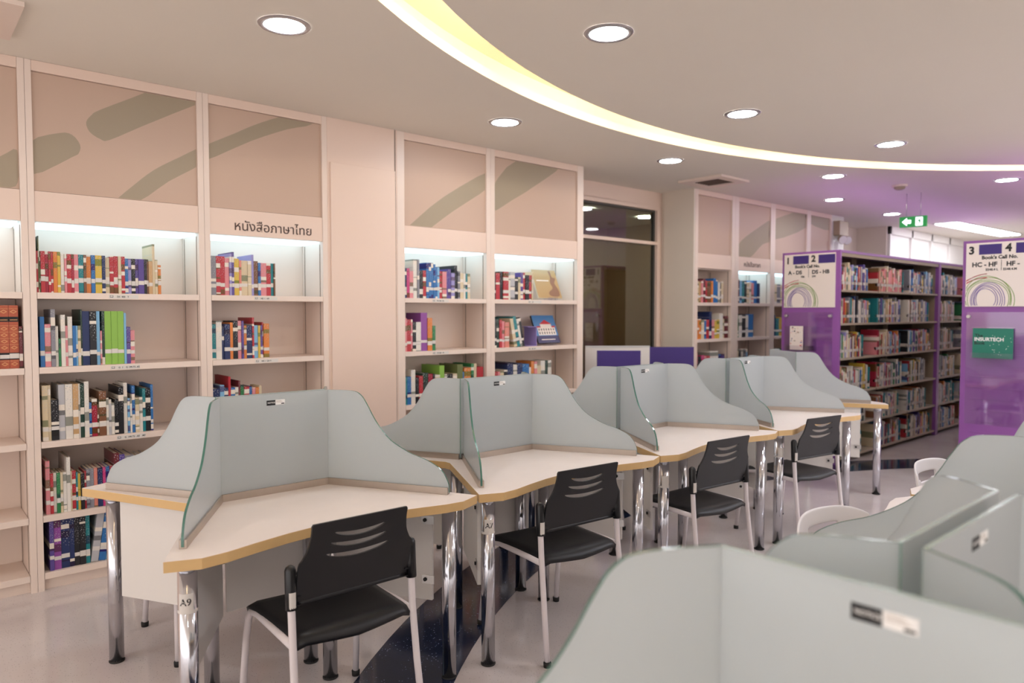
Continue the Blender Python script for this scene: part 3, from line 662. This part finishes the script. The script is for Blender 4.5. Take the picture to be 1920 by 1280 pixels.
    for ci, (a, b) in enumerate(cols):
        for si, z in enumerate((1.72, 1.39, 1.045, 0.70, 0.37, 0.06)):
            y = a + 0.015; fill = a + (b-a) * random.uniform(0.60, 0.82)
            while y < fill:
                wd = random.choice((0.012, 0.016, 0.02, 0.024, 0.03, 0.038)); h = random.uniform(0.2, 0.255) + (0.02 if wd > 0.03 else 0)
                if si == 4: h -= 0.0
                col = random.choice(P0)
                if ci % 3 == 1 and si == 0: col = random.choice(('pink', 'salmon', 'red', 'cream', 'pink', 'brown'))
                cbook(mb, cc, rn, x1-0.03+random.uniform(-0.008, 0.004), y, z+0.0005, random.uniform(0.15, 0.2), wd, h, col); y += wd
            if random.random() < 0.6:
                cbook(mb, cc, rn, x1-0.02, y, z+0.0005, 0.2, 0.012, 0.225, 'teal'); y += 0.014
            ends.append((y+0.002, z))
    me_o = P(mb, 'packed_books', None, merge=False)
    me_o.location = (ox, oy, 0)
    me_o.data.attributes.new('bcol', 'FLOAT_COLOR', 'FACE').data.foreach_set('color', [c for q in cc for c in q])
    me_o.data.attributes.new('rnd', 'FLOAT', 'FACE').data.foreach_set('value', rn)
    for y, z in ends:
        P(MB().box(x1-0.21, x1-0.03, y, y+0.003, z, z+0.15, 'tan'), 'bookend')
    return t, me_o
C1 = [(7.02, 7.87), (7.89, 8.73), (8.75, 9.60), (9.68, 10.5), (10.52, 11.34), (11.36, 12.2)]
t1, s1 = shelving(-3.745, -3.15, 6.96, C1, 0, ('1', '2', 'A - DS', 'DS - HB', '586', '599'), 'purple-ended shelving range whose end board is numbered 1 and 2')
t2l = 'second purple-ended shelving range at the right edge, end board numbered 3 and 4'
tag(s1, 'dense rows of library books packed on the shelving range numbered 1 and 2', 'books', None, 'stuff')
t2, s2 = shelving(-2.10, -1.505, 6.96, C1, 0, ('3', '4', 'HC - HF', 'HF -', '5548.4 L', '5548.4.M'), t2l)
tag(s2, 'rows of library books packed on the shelving range numbered 3 and 4', 'books', None, 'stuff')
def holder(x0, x1, z0, z1, label, y=6.93):
    h = MB().box(x0, x1, y-0.002, y, z0, z1, 'acrylic').box(x0, x1, y-0.05, y-0.002, z0, z0+0.003, 'acrylic').box(x0, x1, y-0.052, y-0.05, z0, z0+0.05, 'acrylic')
    o = h.build('acrylic_holder'); tag(o, label, 'holder'); return o
holder(-3.70, -3.36, 1.115, 1.36, 'clear acrylic tray holding a patterned booklet on the purple end numbered 1 and 2')
pb = MB().box(-3.625, -3.49, 6.905, 6.915, 1.12, 1.36, 'board')
rr = random.Random(5)
for i in range(26):
    x = rr.uniform(-3.62, -3.5); z = rr.uniform(1.13, 1.345); pb.box(x, x+rr.uniform(0.004, 0.02), 6.9045, 6.905, z, z+rr.uniform(0.003, 0.012), rr.choice(('tan', 'purple_ink', 'ink', 'red_ink')))
tag(pb.build('booklet', merge=False), 'small cream patterned booklet standing in the clear tray on the purple end', 'booklet')
holder(-2.005, -1.70, 1.11, 1.375, 'clear acrylic pocket holding the green book on the purple end numbered 3 and 4')
ib = MB().box(-1.997, -1.708, 6.905, 6.917, 1.117, 1.365, 'teal_cover')
Tb = frame((-1.985, 6.905, 1.117), (1,0,0), (0,0,1), (0,-1,0))
put_text(ib, 'The', 0.036, Tb @ Matrix.Translation((0.005, 0.175, 0)), 'ink', bold=0.0008, depth=0.0004)
put_text(ib, 'INSURTECH', 0.040, Tb @ Matrix.Translation((0.0, 0.143, 0)), 'white', bold=0.0013, depth=0.0004)
put_text(ib, 'Book', 0.036, Tb @ Matrix.Translation((0.0, 0.112, 0)), 'ink', bold=0.0008, depth=0.0004)
for i in range(22):
    u, v = rr.uniform(0.08, 0.27), rr.uniform(0.02, 0.19)
    ib.prism([(u,v),(u+0.004,v),(u+0.004,v+0.004),(u,v+0.004)], 0, 0.0004, 'white', T=Tb)
tag(ib.build('insurance_book', merge=False), 'dark green book with white and black title, face-out on the purple end panel', 'book')

# ------------------------------------------------------------------ study carrels
S3 = math.sqrt(3)
PROF = [(0.0,1.163),(0.12,1.163),(0.165,1.146),(0.196,1.105),(0.224,1.057),(0.26,1.007),(0.31,0.958),(0.395,0.912),(0.475,0.886),(0.54,0.85),(0.571,0.80),(0.577,0.765)]
CURVE = smooth_poly(PROF, 4, closed=False)
ZB = 0.757
def screen(p, ang, parent, length=None, sticker=None, prof=True):
    """one frosted glass sheet from point p in direction ang, with its metal channel"""
    d = (math.cos(ang), math.sin(ang), 0); nrm = (math.sin(ang), -math.cos(ang), 0)   # d x up = normal
    T = frame((p[0], p[1], 0), d, (0,0,1), nrm)
    if prof: out = [(0.0, 1.163)] + [c for c in CURVE if c[0] > 0.01] + [(0.577, ZB), (0.0, ZB)]; L_ = 0.577
    else: out = [(0.0, ZB), (0.0, 1.163), (length, 1.163), (length, ZB)][::-1]; L_ = length
    g = MB(); vs, fs = curve_mesh([out])
    g.add([T @ Vector((v.x, v.y, 0.004)) for v in vs], fs, 'frost'); g.add([T @ Vector((v.x, v.y, -0.004)) for v in vs], fs, 'frost')
    n = len(out)
    g.add([T @ Vector((q[0], q[1], s_)) for s_ in (-0.004, 0.004) for q in out], [(i, (i+1)%n, n+(i+1)%n, n+i) for i in range(n) if prof and not (i in (n-1, n-2))], 'gedge')
    g.add([T @ Vector((q[0], q[1], s_)) for s_ in (-0.004, 0.004) for q in out], [(i, (i+1)%n, n+(i+1)%n, n+i) for i in range(n) if not prof or i in (n-1, n-2)], 'gjoint')
    o = g.build('glass_screen', parent, 0)
    c = MB(); a, b = 0.004, L_ - 0.004
    for s0, s1 in ((-0.0115, -0.0045), (0.0045, 0.0115)):
        c.prism([(a,0.7505),(b,0.7505),(b,0.779),(a,0.779)], s0, s1, 'steel', T=T)
    c.prism([(a,0.7505),(b,0.7505),(b,0.756),(a,0.756)], -0.0045, 0.0045, 'steel', T=T)
    c.build('metal_channel', o)
    if sticker is not None:
        s = MB(); u0 = sticker; z0 = 1.116
        s.prism([(u0,z0),(u0+0.037,z0),(u0+0.037,z0+0.021),(u0,z0+0.021)], 0.0042, 0.0046, 'ink', T=T)
        s.prism([(u0+0.038,z0+0.001),(u0+0.078,z0+0.001),(u0+0.078,z0+0.022),(u0+0.038,z0+0.022)], 0.0042, 0.0046, 'white', T=T)
        s.prism([(u0+0.062,z0+0.003),(u0+0.075,z0+0.003),(u0+0.075,z0+0.007),(u0+0.062,z0+0.007)], 0.0046, 0.0048, 'ink', T=T)
        for q in range(3): s.prism([(u0+0.041,z0+0.010+q*0.0035),(u0+0.07-0.004*q,z0+0.010+q*0.0035),(u0+0.07-0.004*q,z0+0.0112+q*0.0035),(u0+0.041,z0+0.0112+q*0.0035)], 0.0046, 0.0048, 'steel', T=T)
        put_text(s, 'NOTICE', 0.0088, T @ Matrix.Translation((u0+0.004, z0+0.008, 0.0046)), 'white', bold=0.0001, depth=0.0001)
        s.build('notice_sticker', o, merge=False)
    return o
def leg(x, y, parent, label=None, ang=0.0):
    m = MB(); m.tube([(x,y,0.006), (x,y,0.714)], 0.029, 'chrome', 28)
    o = m.build('leg', parent)
    f_ = MB(); f_.lathe([(0.0,0.0),(0.030,0.0),(0.0315,0.002),(0.0315,0.006),(0.029,0.008)], 'rubber', (x,y,0.0), 24); f_.build('foot_ring', o)
    MB().lathe([(0.029,0.7),(0.034,0.702),(0.034,0.7145),(0.0,0.7146)], 'chrome', (x,y,0), 24).build('mounting_plate', o)
    if label:
        s = MB(); r = 0.0297; n = 12; a0 = ang - 0.75; a1 = ang + 0.75
        vs = [(x+r*math.cos(a0+(a1-a0)*i/n), y+r*math.sin(a0+(a1-a0)*i/n), z) for i in range(n+1) for z in (0.575, 0.63)]
        s.add(vs, [(2*i, 2*i+1, 2*i+3, 2*i+2) for i in range(n)], 'paper')
        vs = [(x+r*math.cos(2*PI*i/24), y+r*math.sin(2*PI*i/24), z) for i in range(24) for z in (0.567, 0.577)]
        s.add(vs, [(2*i, 2*i+1, 2*((i+1)%24)+1, 2*((i+1)%24)) for i in range(24)], 'paper')
        gv, gf_ = text_geo(label, 0.030, 0.0006, 'CENTER', 0.0)
        s.add([(x+0.0301*math.cos(ang+v.x/0.03), y+0.0301*math.sin(ang+v.x/0.03), 0.594+v.y) for v in gv], gf_, 'ink')
        s.build('number_label', o, merge=False)
    return o
HALF = [(0.60,-0.600),(0.640,-0.50),(0.632,-0.42),(0.605,-0.32),(0.578,-0.20),(0.563,-0.08),(0.560,0.0),(0.563,0.08),(0.578,0.20),(0.605,0.32),(0.632,0.42),(0.640,0.50),(0.60,0.600)]
def modesty(p, ang, parent, L_=0.50, off=0.0, z0=0.30, d0=0.03):
    T = frame((p[0], p[1], 0), (math.cos(ang), math.sin(ang), 0), (0,0,1), (math.sin(ang), -math.cos(ang), 0))
    m = MB().prism([(d0,z0),(L_,z0),(L_,0.7145),(d0,0.7145)], off-0.008, off+0.008, 'white_panel', T=T)
    o = m.build('modesty_panel', parent, 0.001)
    for zz in (0.37, 0.62):
        b_ = MB().prism([(L_-0.045,zz),(L_+0.01,zz),(L_+0.01,zz+0.035),(L_-0.045,zz+0.035)], off+0.008, off+0.011, 'alu', T=T)
        b_.tube([T @ Vector((L_-0.03,zz+0.017,off+0.011)), T @ Vector((L_-0.03,zz+0.017,off+0.016))], 0.008, 'rubber', 10)
        b_.build('bracket', o)
    return o
N1y, N2y = -0.232, 0.232
def carrel(loc, rz, label, legs_text=None, both=True, sticker=0.19, group=None):
    t = empty('study_carrel', (loc[0], loc[1], 0), rz, label, 'desk', group)
    if both: poly = [(0.02,-0.325)] + HALF + [(0.02,0.325),(-0.02,0.325)] + [(-x, -y) for x, y in HALF] + [(-0.02,-0.325)]
    else: poly = [(-0.012,-0.26)] + HALF + [(-0.012,0.24)]
    vs, fs = curve_mesh([poly]); tp = MB(); n = len(poly)
    tp.add([(v.x, v.y, 0.75) for v in vs], fs, 'top'); tp.add([(v.x, v.y, 0.715) for v in vs], fs, 'white_panel')
    tp.add([(q[0], q[1], z) for z in (0.715, 0.75) for q in poly], [(i, (i+1)%n, n+(i+1)%n, n+i) for i in range(n)], 'edge')
    tp.build('tabletop', t, 0.0015)
    k = 0.0175 if both else 0.0
    D30 = math.radians(30)
    screen((k, N1y), -D30, t); screen((k, N2y), D30, t)
    screen((k, N1y), PI/2, t, length=N2y-N1y, sticker=sticker, prof=False)
    modesty((k, N1y), -D30, t, d0=0.02); modesty((k, N2y), D30, t, d0=0.02)
    MB().box(k-0.02, k-0.004, N1y+0.02, N2y-0.02, 0.30, 0.7145, 'white_panel').build('modesty_panel', t)
    leg(0.56, -0.52, t, legs_text, -0.5)
    leg(0.54, 0.50, t)
    leg(0.0, -0.27, t) if both else None
    leg(0.04, 0.13, t); leg(0.22, 0.13, t)
    if both:
        screen((-k, N1y), PI + D30, t); screen((-k, N2y), PI - D30, t)
        screen((-k, N2y), -PI/2, t, length=N2y-N1y, prof=False)
        modesty((-k, N1y), PI + D30, t, d0=0.02, off=0.0); modesty((-k, N2y), PI - D30, t, d0=0.02)
        leg(-0.51, -0.50, t); leg(-0.56, 0.52, t)
    return t
CX = -2.885
carrel((CX, 1.20), 0, 'wooden carrel desk with frosted screens nearest on the left, leg tag A9', 'A9')
carrel((CX, 2.41), 0, 'second wooden carrel desk with frosted screens, between the front and third desks', 'A7')
carrel((CX, 3.62), 0, 'third wooden carrel desk with frosted screens, behind the two larger-looking desks', ' ')
carrel((CX, 4.83), 0, 'fourth wooden carrel desk with frosted screens, in front of the purple shelving', ' ')
# end carrel turned 60 degrees; its node sits at (-2.98, 5.82)
def node_loc(P, rz): 
    x, y = 0.0, N1y; return (P[0] - (x*math.cos(rz) - y*math.sin(rz)), P[1] - (x*math.sin(rz) + y*math.cos(rz)))
r5 = math.radians(56)
carrel(node_loc((-2.985, 5.80), r5), r5, 'last carrel desk of the row, turned away, its white modesty panel facing out', None, both=False)
carrel((-0.39, 1.34), 0, 'foreground carrel with two parallel glass edges at the right', ' ')
carrel((-0.50, 2.55), 0, 'carrel behind the foreground glass, pale top beside the white chairs', None)
carrel((-0.52, 3.76), 0, 'carrel at the right edge seen only by its glass shoulder below the purple shelf', None)
r1_ = math.radians(-88)
carrel(node_loc((-0.572, 0.900), r1_), r1_, 'blurred nearest carrel, frosted screens filling the lower right corner', None, both=False, sticker=0.185)

# ------------------------------------------------------------------ black chairs
def black_chair(loc, rz, label, group=None):
    """local +X points away from the desk (towards the back of the chair)"""
    t = empty('stacking_chair', (loc[0], loc[1], 0), rz, label, 'chair', group)
    # seat: dished shell with rolled front and rear
    nx, ny = 16, 14; top = []; 
    for i in range(nx + 1):
        u = i / nx; x = -0.225 + 0.44 * u
        for j in range(ny + 1):
            v = -1 + 2 * j / ny
            wd = 0.232 - 0.018 * u + (-0.03 * max(0, (0.1-u)/0.1)**2)
            z = 0.452 - 0.016 * (1 - v*v) * math.sin(PI*min(1, u*1.05)) - 0.05 * max(0, (0.14-u)/0.14)**2 - 0.03 * max(0, (u-0.9)/0.1)**2 * (1-0.5*abs(v)) - 0.012 * max(0, abs(v)-0.85)/0.15
            xx = x + (0.018 * (1 - v*v) if u > 0.9 else 0)
            top.append((xx, wd * v, z))
    n = ny + 1; N_ = len(top); bot = [(x, y*0.985, z - 0.017) for x, y, z in top]
    fs = []
    for i in range(nx):
        for j in range(ny):
            a, b, c, d = i*n+j, (i+1)*n+j, (i+1)*n+j+1, i*n+j+1
            fs += [(a, b, c, d), (N_+a, N_+d, N_+c, N_+b)]
    for i in range(nx): fs += [(i*n, (i+1)*n, N_+(i+1)*n, N_+i*n), (i*n+ny, (i+1)*n+ny, N_+(i+1)*n+ny, N_+i*n+ny)]
    for j in range(ny): fs += [(j, j+1, N_+j+1, N_+j), (nx*n+j, nx*n+j+1, N_+nx*n+j+1, N_+nx*n+j)]
    MB().add(top + bot, fs, 'black_plastic', True).build('seat', t)
    # backrest with three lens-shaped slots
    out = smooth_poly([(-0.205,0.0),(-0.21,0.06),(-0.21,0.135),(-0.198,0.158),(-0.183,0.19),(-0.176,0.23),(-0.176,0.268)], 4, False)[:] + [(-0.172,0.275)]
    out = out + [(-x, y) for x, y in out[::-1]]
    def slot(cx, cy, w_, h_):
        return [(cx + w_/2*math.cos(a)*(1.0), cy + (h_ if math.sin(a) < 0 else h_*0.25) * math.sin(a) + 0.012*math.cos(a)**2) for a in [2*PI*i/28 for i in range(28)]]
    holes = [slot(0.0, 0.222, 0.19, 0.014), slot(-0.0, 0.186, 0.21, 0.014), slot(-0.0, 0.148, 0.235, 0.015)]
    vs, fs = curve_mesh([out] + holes, 0.0)
    def bend(v, off):
        y, h = v.x, v.y; return (0.200 + 0.24*h + off, y, 0.552 + h*0.985)
    bk = MB(); bk.add([bend(v, 0.0) for v in vs], fs, 'black_plastic'); bk.add([bend(v, -0.009) for v in vs], fs, 'black_plastic')
    for lp in [out] + holes:
        m_ = len(lp); V = [Vector((p[0], p[1], 0)) for p in lp]
        bk.add([bend(v, o_) for o_ in (0.0, -0.009) for v in V], [(i, (i+1)%m_, m_+(i+1)%m_, m_+i) for i in range(m_)], 'black_plastic')
    b_ = bk.build('backrest', t)
    rim = MB().tube([(0.197, y, 0.556) for y in [-0.2+0.04*i for i in range(11)]], 0.009, 'black_plastic', 8); rim.build('lower_rim', b_)
    for s in (-1, 1):
        y = 0.225 * s
        f_ = MB(); f_.tube([(0.20,y,0.66),(0.205,y,0.55),(0.212,y,0.45),(0.235,y+0.004*s,0.25),(0.268,y+0.012*s,0.012)], 0.0125, 'white_tube', 14)
        o = f_.build('rear_leg', t); MB().lathe([(0,0),(0.016,0),(0.017,0.02),(0.013,0.024)], 'rubber', (0.268, y+0.012*s, 0), 14).build('foot', o)
        f_ = MB(); f_.tube([(0.21,y,0.425),(0.12,y,0.428),(-0.10,y*0.98,0.428),(-0.165,y*0.98,0.418),(-0.192,y*0.985,0.385),(-0.21,y,0.30),(-0.245,y+0.01*s,0.012)], 0.0125, 'white_tube', 14)
        o = f_.build('front_leg', t); MB().lathe([(0,0),(0.016,0),(0.017,0.02),(0.013,0.024)], 'rubber', (-0.245, y+0.01*s, 0), 14).build('foot', o)
        sl = MB(); sl.tube([(0.2065,y,0.545),(0.203,y,0.60),(0.2,y,0.672),(0.1995,y,0.682),(0.199,y,0.687)], [0.019,0.019,0.0185,0.014,0.006], 'black_gloss', 18)
        for q in range(5): sl.box(0.196, 0.212, min(y-0.03*s, y-0.014*s), max(y-0.03*s, y-0.014*s), 0.553+q*0.026, 0.557+q*0.026, 'black_gloss')
        so = sl.build('sleeve', t)
        if s < 0:
            st = MB(); r = 0.0193
            vs_ = [(0.2055+r*math.cos(a), y+r*math.sin(a), z) for a in [-0.75+0.15*i for i in range(9)] for z in (0.55, 0.605)]
            st.add(vs_, [(2*i, 2*i+1, 2*i+3, 2*i+2) for i in range(8)], 'paper'); st.build('paper_tag', so)
    MB().tube([(-0.06,-0.22,0.424),(-0.06,0.22,0.424)], 0.010, 'white_tube', 10).build('cross_tube', t)
    return t
c1 = black_chair((-2.372, 1.178), math.radians(-1), 'black slotted plastic chair nearest the camera, at the front left carrel')
dup(c1, (-2.385, 2.32, 0), math.radians(-5), 'black slotted plastic chair at the second carrel desk, tag A7 leg beside it')
dup(c1, (-2.372, 3.41, 0), math.radians(-5), 'black slotted plastic chair at the third carrel, third from the front')
dup(c1, (-2.40, 4.59, 0), math.radians(-9), 'black slotted plastic chair farthest away, in front of the purple shelving')
gfar = 'chairs on the wall side of the carrels'
for i, y in enumerate((1.12, 2.36, 3.55, 4.85)):
    dup(c1, (-3.42, y, 0), PI, ('black chair behind the front carrel, only white legs showing under it', 'black chair behind the second carrel, its feet seen on the pale floor', 'black chair behind the third carrel, feet visible between chrome legs', 'black chair behind the fourth carrel, one slim leg visible')[i], gfar)

# ------------------------------------------------------------------ white moulded chairs by the foreground row
def white_chair(loc, rz, label):
    """local +X is the sitting direction"""
    t = empty('moulded_chair', (loc[0], loc[1], 0), rz, label, 'chair', 'white moulded chairs at the foreground row')
    nu, nv = 30, 18; vs = []; 
    for off in (0.0, 0.010):
        for j in range(nv + 1):
            v = j / nv
            for i in range(nu + 1):
                u = -1 + 2 * i / nu
                hw = 0.205 + 0.02 * v - 0.018 * (v ** 6)
                z = 0.56 + 0.25 * v - 0.035 * v * abs(u) ** 4
                x = -0.20 - 0.045 * v + 0.07 * u * u - off
                vs.append((x, hw * u, z))
    n = nu + 1; N_ = n * (nv + 1); fs = []; hole = set()
    for j in range(nv):
        for i in range(nu):
            if j in (12, 13) and 9 <= i < 21: hole.add((j, i))
            elif j == 11 and 11 <= i < 19: hole.add((j, i))
    def q(j, i): return j*n+i
    for j in range(nv):
        for i in range(nu):
            if (j, i) in hole: continue
            a, b, c, d = q(j,i), q(j,i+1), q(j+1,i+1), q(j+1,i); fs += [(a,b,c,d), (N_+a,N_+d,N_+c,N_+b)]
            for (dj, di, e0, e1) in ((-1,0,a,b),(1,0,d,c),(0,-1,a,d),(0,1,b,c)):
                jj, ii = j+dj, i+di
                if not (0 <= jj < nv and 0 <= ii < nu) or (jj, ii) in hole: fs.append((e0, e1, N_+e1, N_+e0))
    b = MB().add(vs, fs, 'white_plastic', True).build('backrest', t)
    md = b.modifiers.new('sub', 'SUBSURF'); md.levels = 1; md.render_levels = 2
    s = MB(); P_ = [(-0.20,-0.19),(-0.20,0.19),(0.0,0.215),(0.18,0.20),(0.215,0.12),(0.22,0),(0.215,-0.12),(0.18,-0.20),(0.0,-0.215)]
    s.prism(smooth_poly(P_, 3), 0.435, 0.452, 'white_plastic'); s.build('seat', t, 0.005)
    for s_ in (-1, 1):
        MB().tube([(-0.205,0.17*s_,0.445),(-0.215,0.18*s_,0.50),(-0.195,0.20*s_,0.60)], 0.015, 'white_plastic', 12).build('back_support', t)
        MB().tube([(-0.16,0.17*s_,0.434),(-0.23,0.21*s_,0.0)], 0.013, 'white_tube', 12).build('leg', t)
        MB().tube([(0.16,0.17*s_,0.434),(0.21,0.21*s_,0.0)], 0.013, 'white_tube', 12).build('leg', t)
    return t
wc = white_chair((-0.93, 2.42), math.radians(-8), 'white moulded chair with handle slot, nearer of two, in front of blurred glass')
dup(wc, (-1.00, 3.62, 0), math.radians(-4), 'white moulded chair with handle slot, farther one near the purple shelf end')

# ------------------------------------------------------------------ low purple partitions by the glazed door
def partition(p, q, h, kp, label):
    L_ = math.hypot(q[0]-p[0], q[1]-p[1]); a = math.atan2(q[1]-p[1], q[0]-p[0])
    t = empty('low_partition', (p[0], p[1], 0), a, label, 'partition')
    MB().box(0, L_, -0.012, 0.012, 0.62, h, 'purple_dark').build('fabric_panel', t, 0.002)
    MB().box(0, L_, -0.012, 0.012, 0.0, 0.61, 'white_panel').build('base_panel', t)
    return t
partition((-4.40, 4.86), (-4.14, 5.16), 1.15, 0, 'left low purple partition just in front of the glazed door')
partition((-4.53, 5.74), (-4.22, 6.10), 1.15, 0, 'right low purple partition below the grey column')
wp = empty('white_partition', (-4.66, 4.98, 0), math.atan2(0.52, 0.40), 'low white partition standing between the two purple ones', 'partition')
MB().box(0, 0.62, -0.01, 0.01, 0, 1.165, 'white_panel').build('panel', wp, 0.002)
MB().box(0, 0.62, -0.014, 0.014, 1.165, 1.18, 'alu').build('cap', wp)

# ------------------------------------------------------------------ ceiling fittings
dl0 = empty('downlight', (0,0,HZ), 0, 'x', 'ceiling light')
MB().lathe([(0.092,-0.001),(0.092,-0.006),(0.112,-0.006),(0.118,-0.0005)], 'ring', n=40).build('trim_ring', dl0)
MB().lathe([(0.0,-0.0035),(0.0925,-0.0035),(0.0925,-0.0015),(0.0,-0.0015)], 'lens', n=32).build('lens', dl0)
DL = [((-3.213,1.408), 'round downlight at the upper left, above the lit bookcase with red books'),
 ((-2.295,2.605), 'large round downlight at top centre, inside the glowing ring'),
 ((-3.826,3.268), 'round downlight near the wall above the blue books, outside the ring'),
 ((-2.625,4.32), 'round downlight inside the ring, right of centre'),
 ((-3.838,5.175), 'small round downlight left of the square ceiling vent'),
 ((-2.327,5.975), 'round downlight inside the ring close to the right side'),
 ((-3.232,6.951), 'small round downlight between ring and smoke detector'),
 ((-3.89,8.402), 'tiny round downlight over the far white bookcases'),
 ((-3.945,10.215), 'farthest tiny round downlight left of the green exit sign'),
 ((-2.182,8.455), 'small round downlight at the right edge above shelf sign 3')]
for i, (p, lb_) in enumerate(DL):
    if i == 0: dl0.location = (p[0], p[1], HZ); dl0['label'] = lb_
    else: dup(dl0, (p[0], p[1], HZ), 0, lb_)
for yy in (4.6, 6.6, 7.8): dup(dl0, (-6.2, yy, 2.79), 0, 'added downlight brightening the brown room behind the glazed door', 'added downlights in the brown room')  # added lamps, put in to brighten the room behind the glass
for p in ((-3.3,-0.6), (-0.3,2.6), (-0.4,4.6), (-0.4,6.6), (1.6,3.6), (1.6,5.8), (-0.3,-1.8), (-2.0,-2.2), (1.8,-0.8), (-0.2,9.0)):  # unseen lamps added around the view to fill the room with light
    dup(dl0, (p[0], p[1], HZ), 0, 'added fill downlight in the part of the room outside the picture', 'added downlights outside the picture')
# square four-way air diffuser
v = empty('ceiling_vent', (-4.13, 6.28, HZ), 0, 'square pale ceiling air vent with brown slatted centre', 'vent')
m_ = MB()
for r0, r1, z in ((0.25, 0.15, -0.022),):
    m_.add([(r0*a, r0*b, 0 - 0.001) for a, b in ((-1,-1),(1,-1),(1,1),(-1,1))] + [(r0*a, r0*b, z) for a, b in ((-1,-1),(1,-1),(1,1),(-1,1))] + [(r1*a, r1*b, z) for a, b in ((-1,-1),(1,-1),(1,1),(-1,1))] + [(r1*a, r1*b, -0.002) for a, b in ((-1,-1),(1,-1),(1,1),(-1,1))],
           [(k, (k+1)%4, 4+(k+1)%4, 4+k) for k in range(4)] + [(4+k, 4+(k+1)%4, 8+(k+1)%4, 8+k) for k in range(4)] + [(8+k, 8+(k+1)%4, 12+(k+1)%4, 12+k) for k in range(4)], 'shelf')
m_.build('frame', v)
g_ = MB().box(-0.15, 0.15, -0.15, 0.15, -0.004, -0.001, 'vent_dark')
for k in range(7): g_.box(-0.148, 0.148, -0.14+0.043*k, -0.128+0.043*k, -0.018, -0.004, 'vent_dark')
g_.build('grille', v)
v2 = dup(v, (-3.95, 0.22, HZ), 0, 'dark slatted ceiling vent just cut by the upper left corner')
s_ = empty('smoke_detector', (-3.005, 7.968, HZ), 0, 'small round smoke detector on the purple-tinted ceiling', 'smoke detector')
MB().lathe([(0.075,-0.001),(0.075,-0.018),(0.0,-0.018)], 'shelf', n=24).build('base', s_)
MB().lathe([(0.055,-0.0185),(0.05,-0.038),(0.03,-0.05),(0.0,-0.052)], 'tan', n=24).build('sensor', s_)
# exit sign hung from rods
ex = empty('exit_sign', (-3.10, 8.62, 2.445), 0, 'green glowing exit sign with white arrow and running figure, hung from the ceiling', 'sign')
ea = math.radians(10); ex.rotation_euler = (0, 0, ea)
MB().box(-0.135, 0.135, -0.018, 0.018, 0, 0.118, 'exit_green').build('sign_body', ex, 0.002)
TS = frame((0,-0.0185,0), (1,0,0), (0,0,1), (0,-1,0))
ar = MB(); ar.prism([(-0.11,0.06),(-0.06,0.015),(-0.06,0.04),(-0.02,0.04),(-0.02,0.08),(-0.06,0.08),(-0.06,0.104)], 0, 0.001, 'exit_white', T=TS)
ar.prism([(0.025,0.012),(0.095,0.012),(0.095,0.106),(0.025,0.106)], 0, 0.001, 'exit_white', T=TS); ar.build('arrow_and_door', ex)
rn_ = MB(); T2 = TS
for pl_ in ([(0.062,0.088),(0.07,0.096),(0.076,0.088),(0.07,0.081)], [(0.05,0.078),(0.068,0.08),(0.074,0.052),(0.06,0.048)], [(0.052,0.078),(0.04,0.06),(0.045,0.058),(0.058,0.07)], [(0.068,0.078),(0.084,0.064),(0.08,0.06),(0.068,0.068)], [(0.06,0.05),(0.045,0.038),(0.036,0.02),(0.043,0.018),(0.053,0.034),(0.068,0.044)], [(0.066,0.05),(0.08,0.036),(0.078,0.018),(0.085,0.018),(0.088,0.038),(0.074,0.054)]):
    rn_.prism(pl_, 0.001, 0.002, 'exit_green', T=T2)
rn_.build('running_figure', ex)
for x in (-0.07, 0.07): MB().tube([(x,0,0.118),(x,0,HZ-2.445-0.001)], 0.004, 'alu', 8).build('hanging_rod', ex)
# emergency lamp on the pilaster
em = empty('emergency_lamp', (-4.47, 9.86, 2.44), 0, 'beige twin-headed emergency lamp high on the white pilaster by the far recess', 'lamp')
MB().box(-0.038, 0.05, -0.13, 0.13, 0.10, 0.30, 'tan').build('battery_box', em, 0.006)
for y in (-0.07, 0.07):
    l_ = MB(); l_.tube([(0.03,y-0.01,0.06),(0.09,y-0.05,0.035)], [0.035,0.062], 'tan', 18); o = l_.build('lamp_head', em)
    MB().tube([(0.09,y-0.05,0.035),(0.094,y-0.053,0.033)], 0.056, 'white', 18).build('lens', o)
MB().tube([(0.0,0,0.1),(0.0,0,0.04)], 0.008, 'tan', 8).build('bracket', em)
# recessed fluorescent fittings: one in the far ceiling, others added unseen for more light
for i, (x, y) in enumerate(((-3.72, 13.1), (-1.0, 13.1), (0.6, 6.2), (0.6, 9.6))):
    f_ = empty('fluorescent_light', (x, y, HZ), math.radians(-3) if i == 0 else 0, ('long bright white fluorescent ceiling light above the purple shelf numbered 3', 'added fluorescent fill light outside the picture to the right')[min(i, 1)], 'ceiling light', 'added fluorescent lights outside the picture' if i else None)
    MB().box(-0.17, 0.17, -1.35, 1.35, -0.012, -0.001, 'alu').build('housing', f_)
    for xx in (-0.08, 0.08): MB().box(xx-0.065, xx+0.065, -1.32, 1.32, -0.02, -0.0125, 'fluor').build('diffuser', f_)
# added violet lights with thin bodies, unseen atop both ranges, to tint the ceiling
for x_, lab_ in ((-3.45, 'added violet tint light on top of the shelving range numbered 1 and 2'), (-1.8, 'second added violet tint light, on the right-hand shelving range whose board reads HC - HF')):
    st_ = empty('added_violet_strip', (x_, 9.6, 2.1055), 0, lab_, 'light')
    MB().box(-0.02, 0.02, -2.45, 2.45, 0, 0.012, 'alu').build('housing', st_)
    lt = bpy.data.lights.new('violet_tint_fill', 'AREA'); lt.shape = 'RECTANGLE'; lt.size = 0.036; lt.size_y = 4.9; lt.color = (0.62, 0.25, 1.0); lt.energy = 1.7
    lo = bpy.data.objects.new('violet_tint_fill', lt); COL.objects.link(lo); lo.parent = st_; lo.location = (0, 0, 0.014); lo.rotation_euler = (PI, 0, 0)
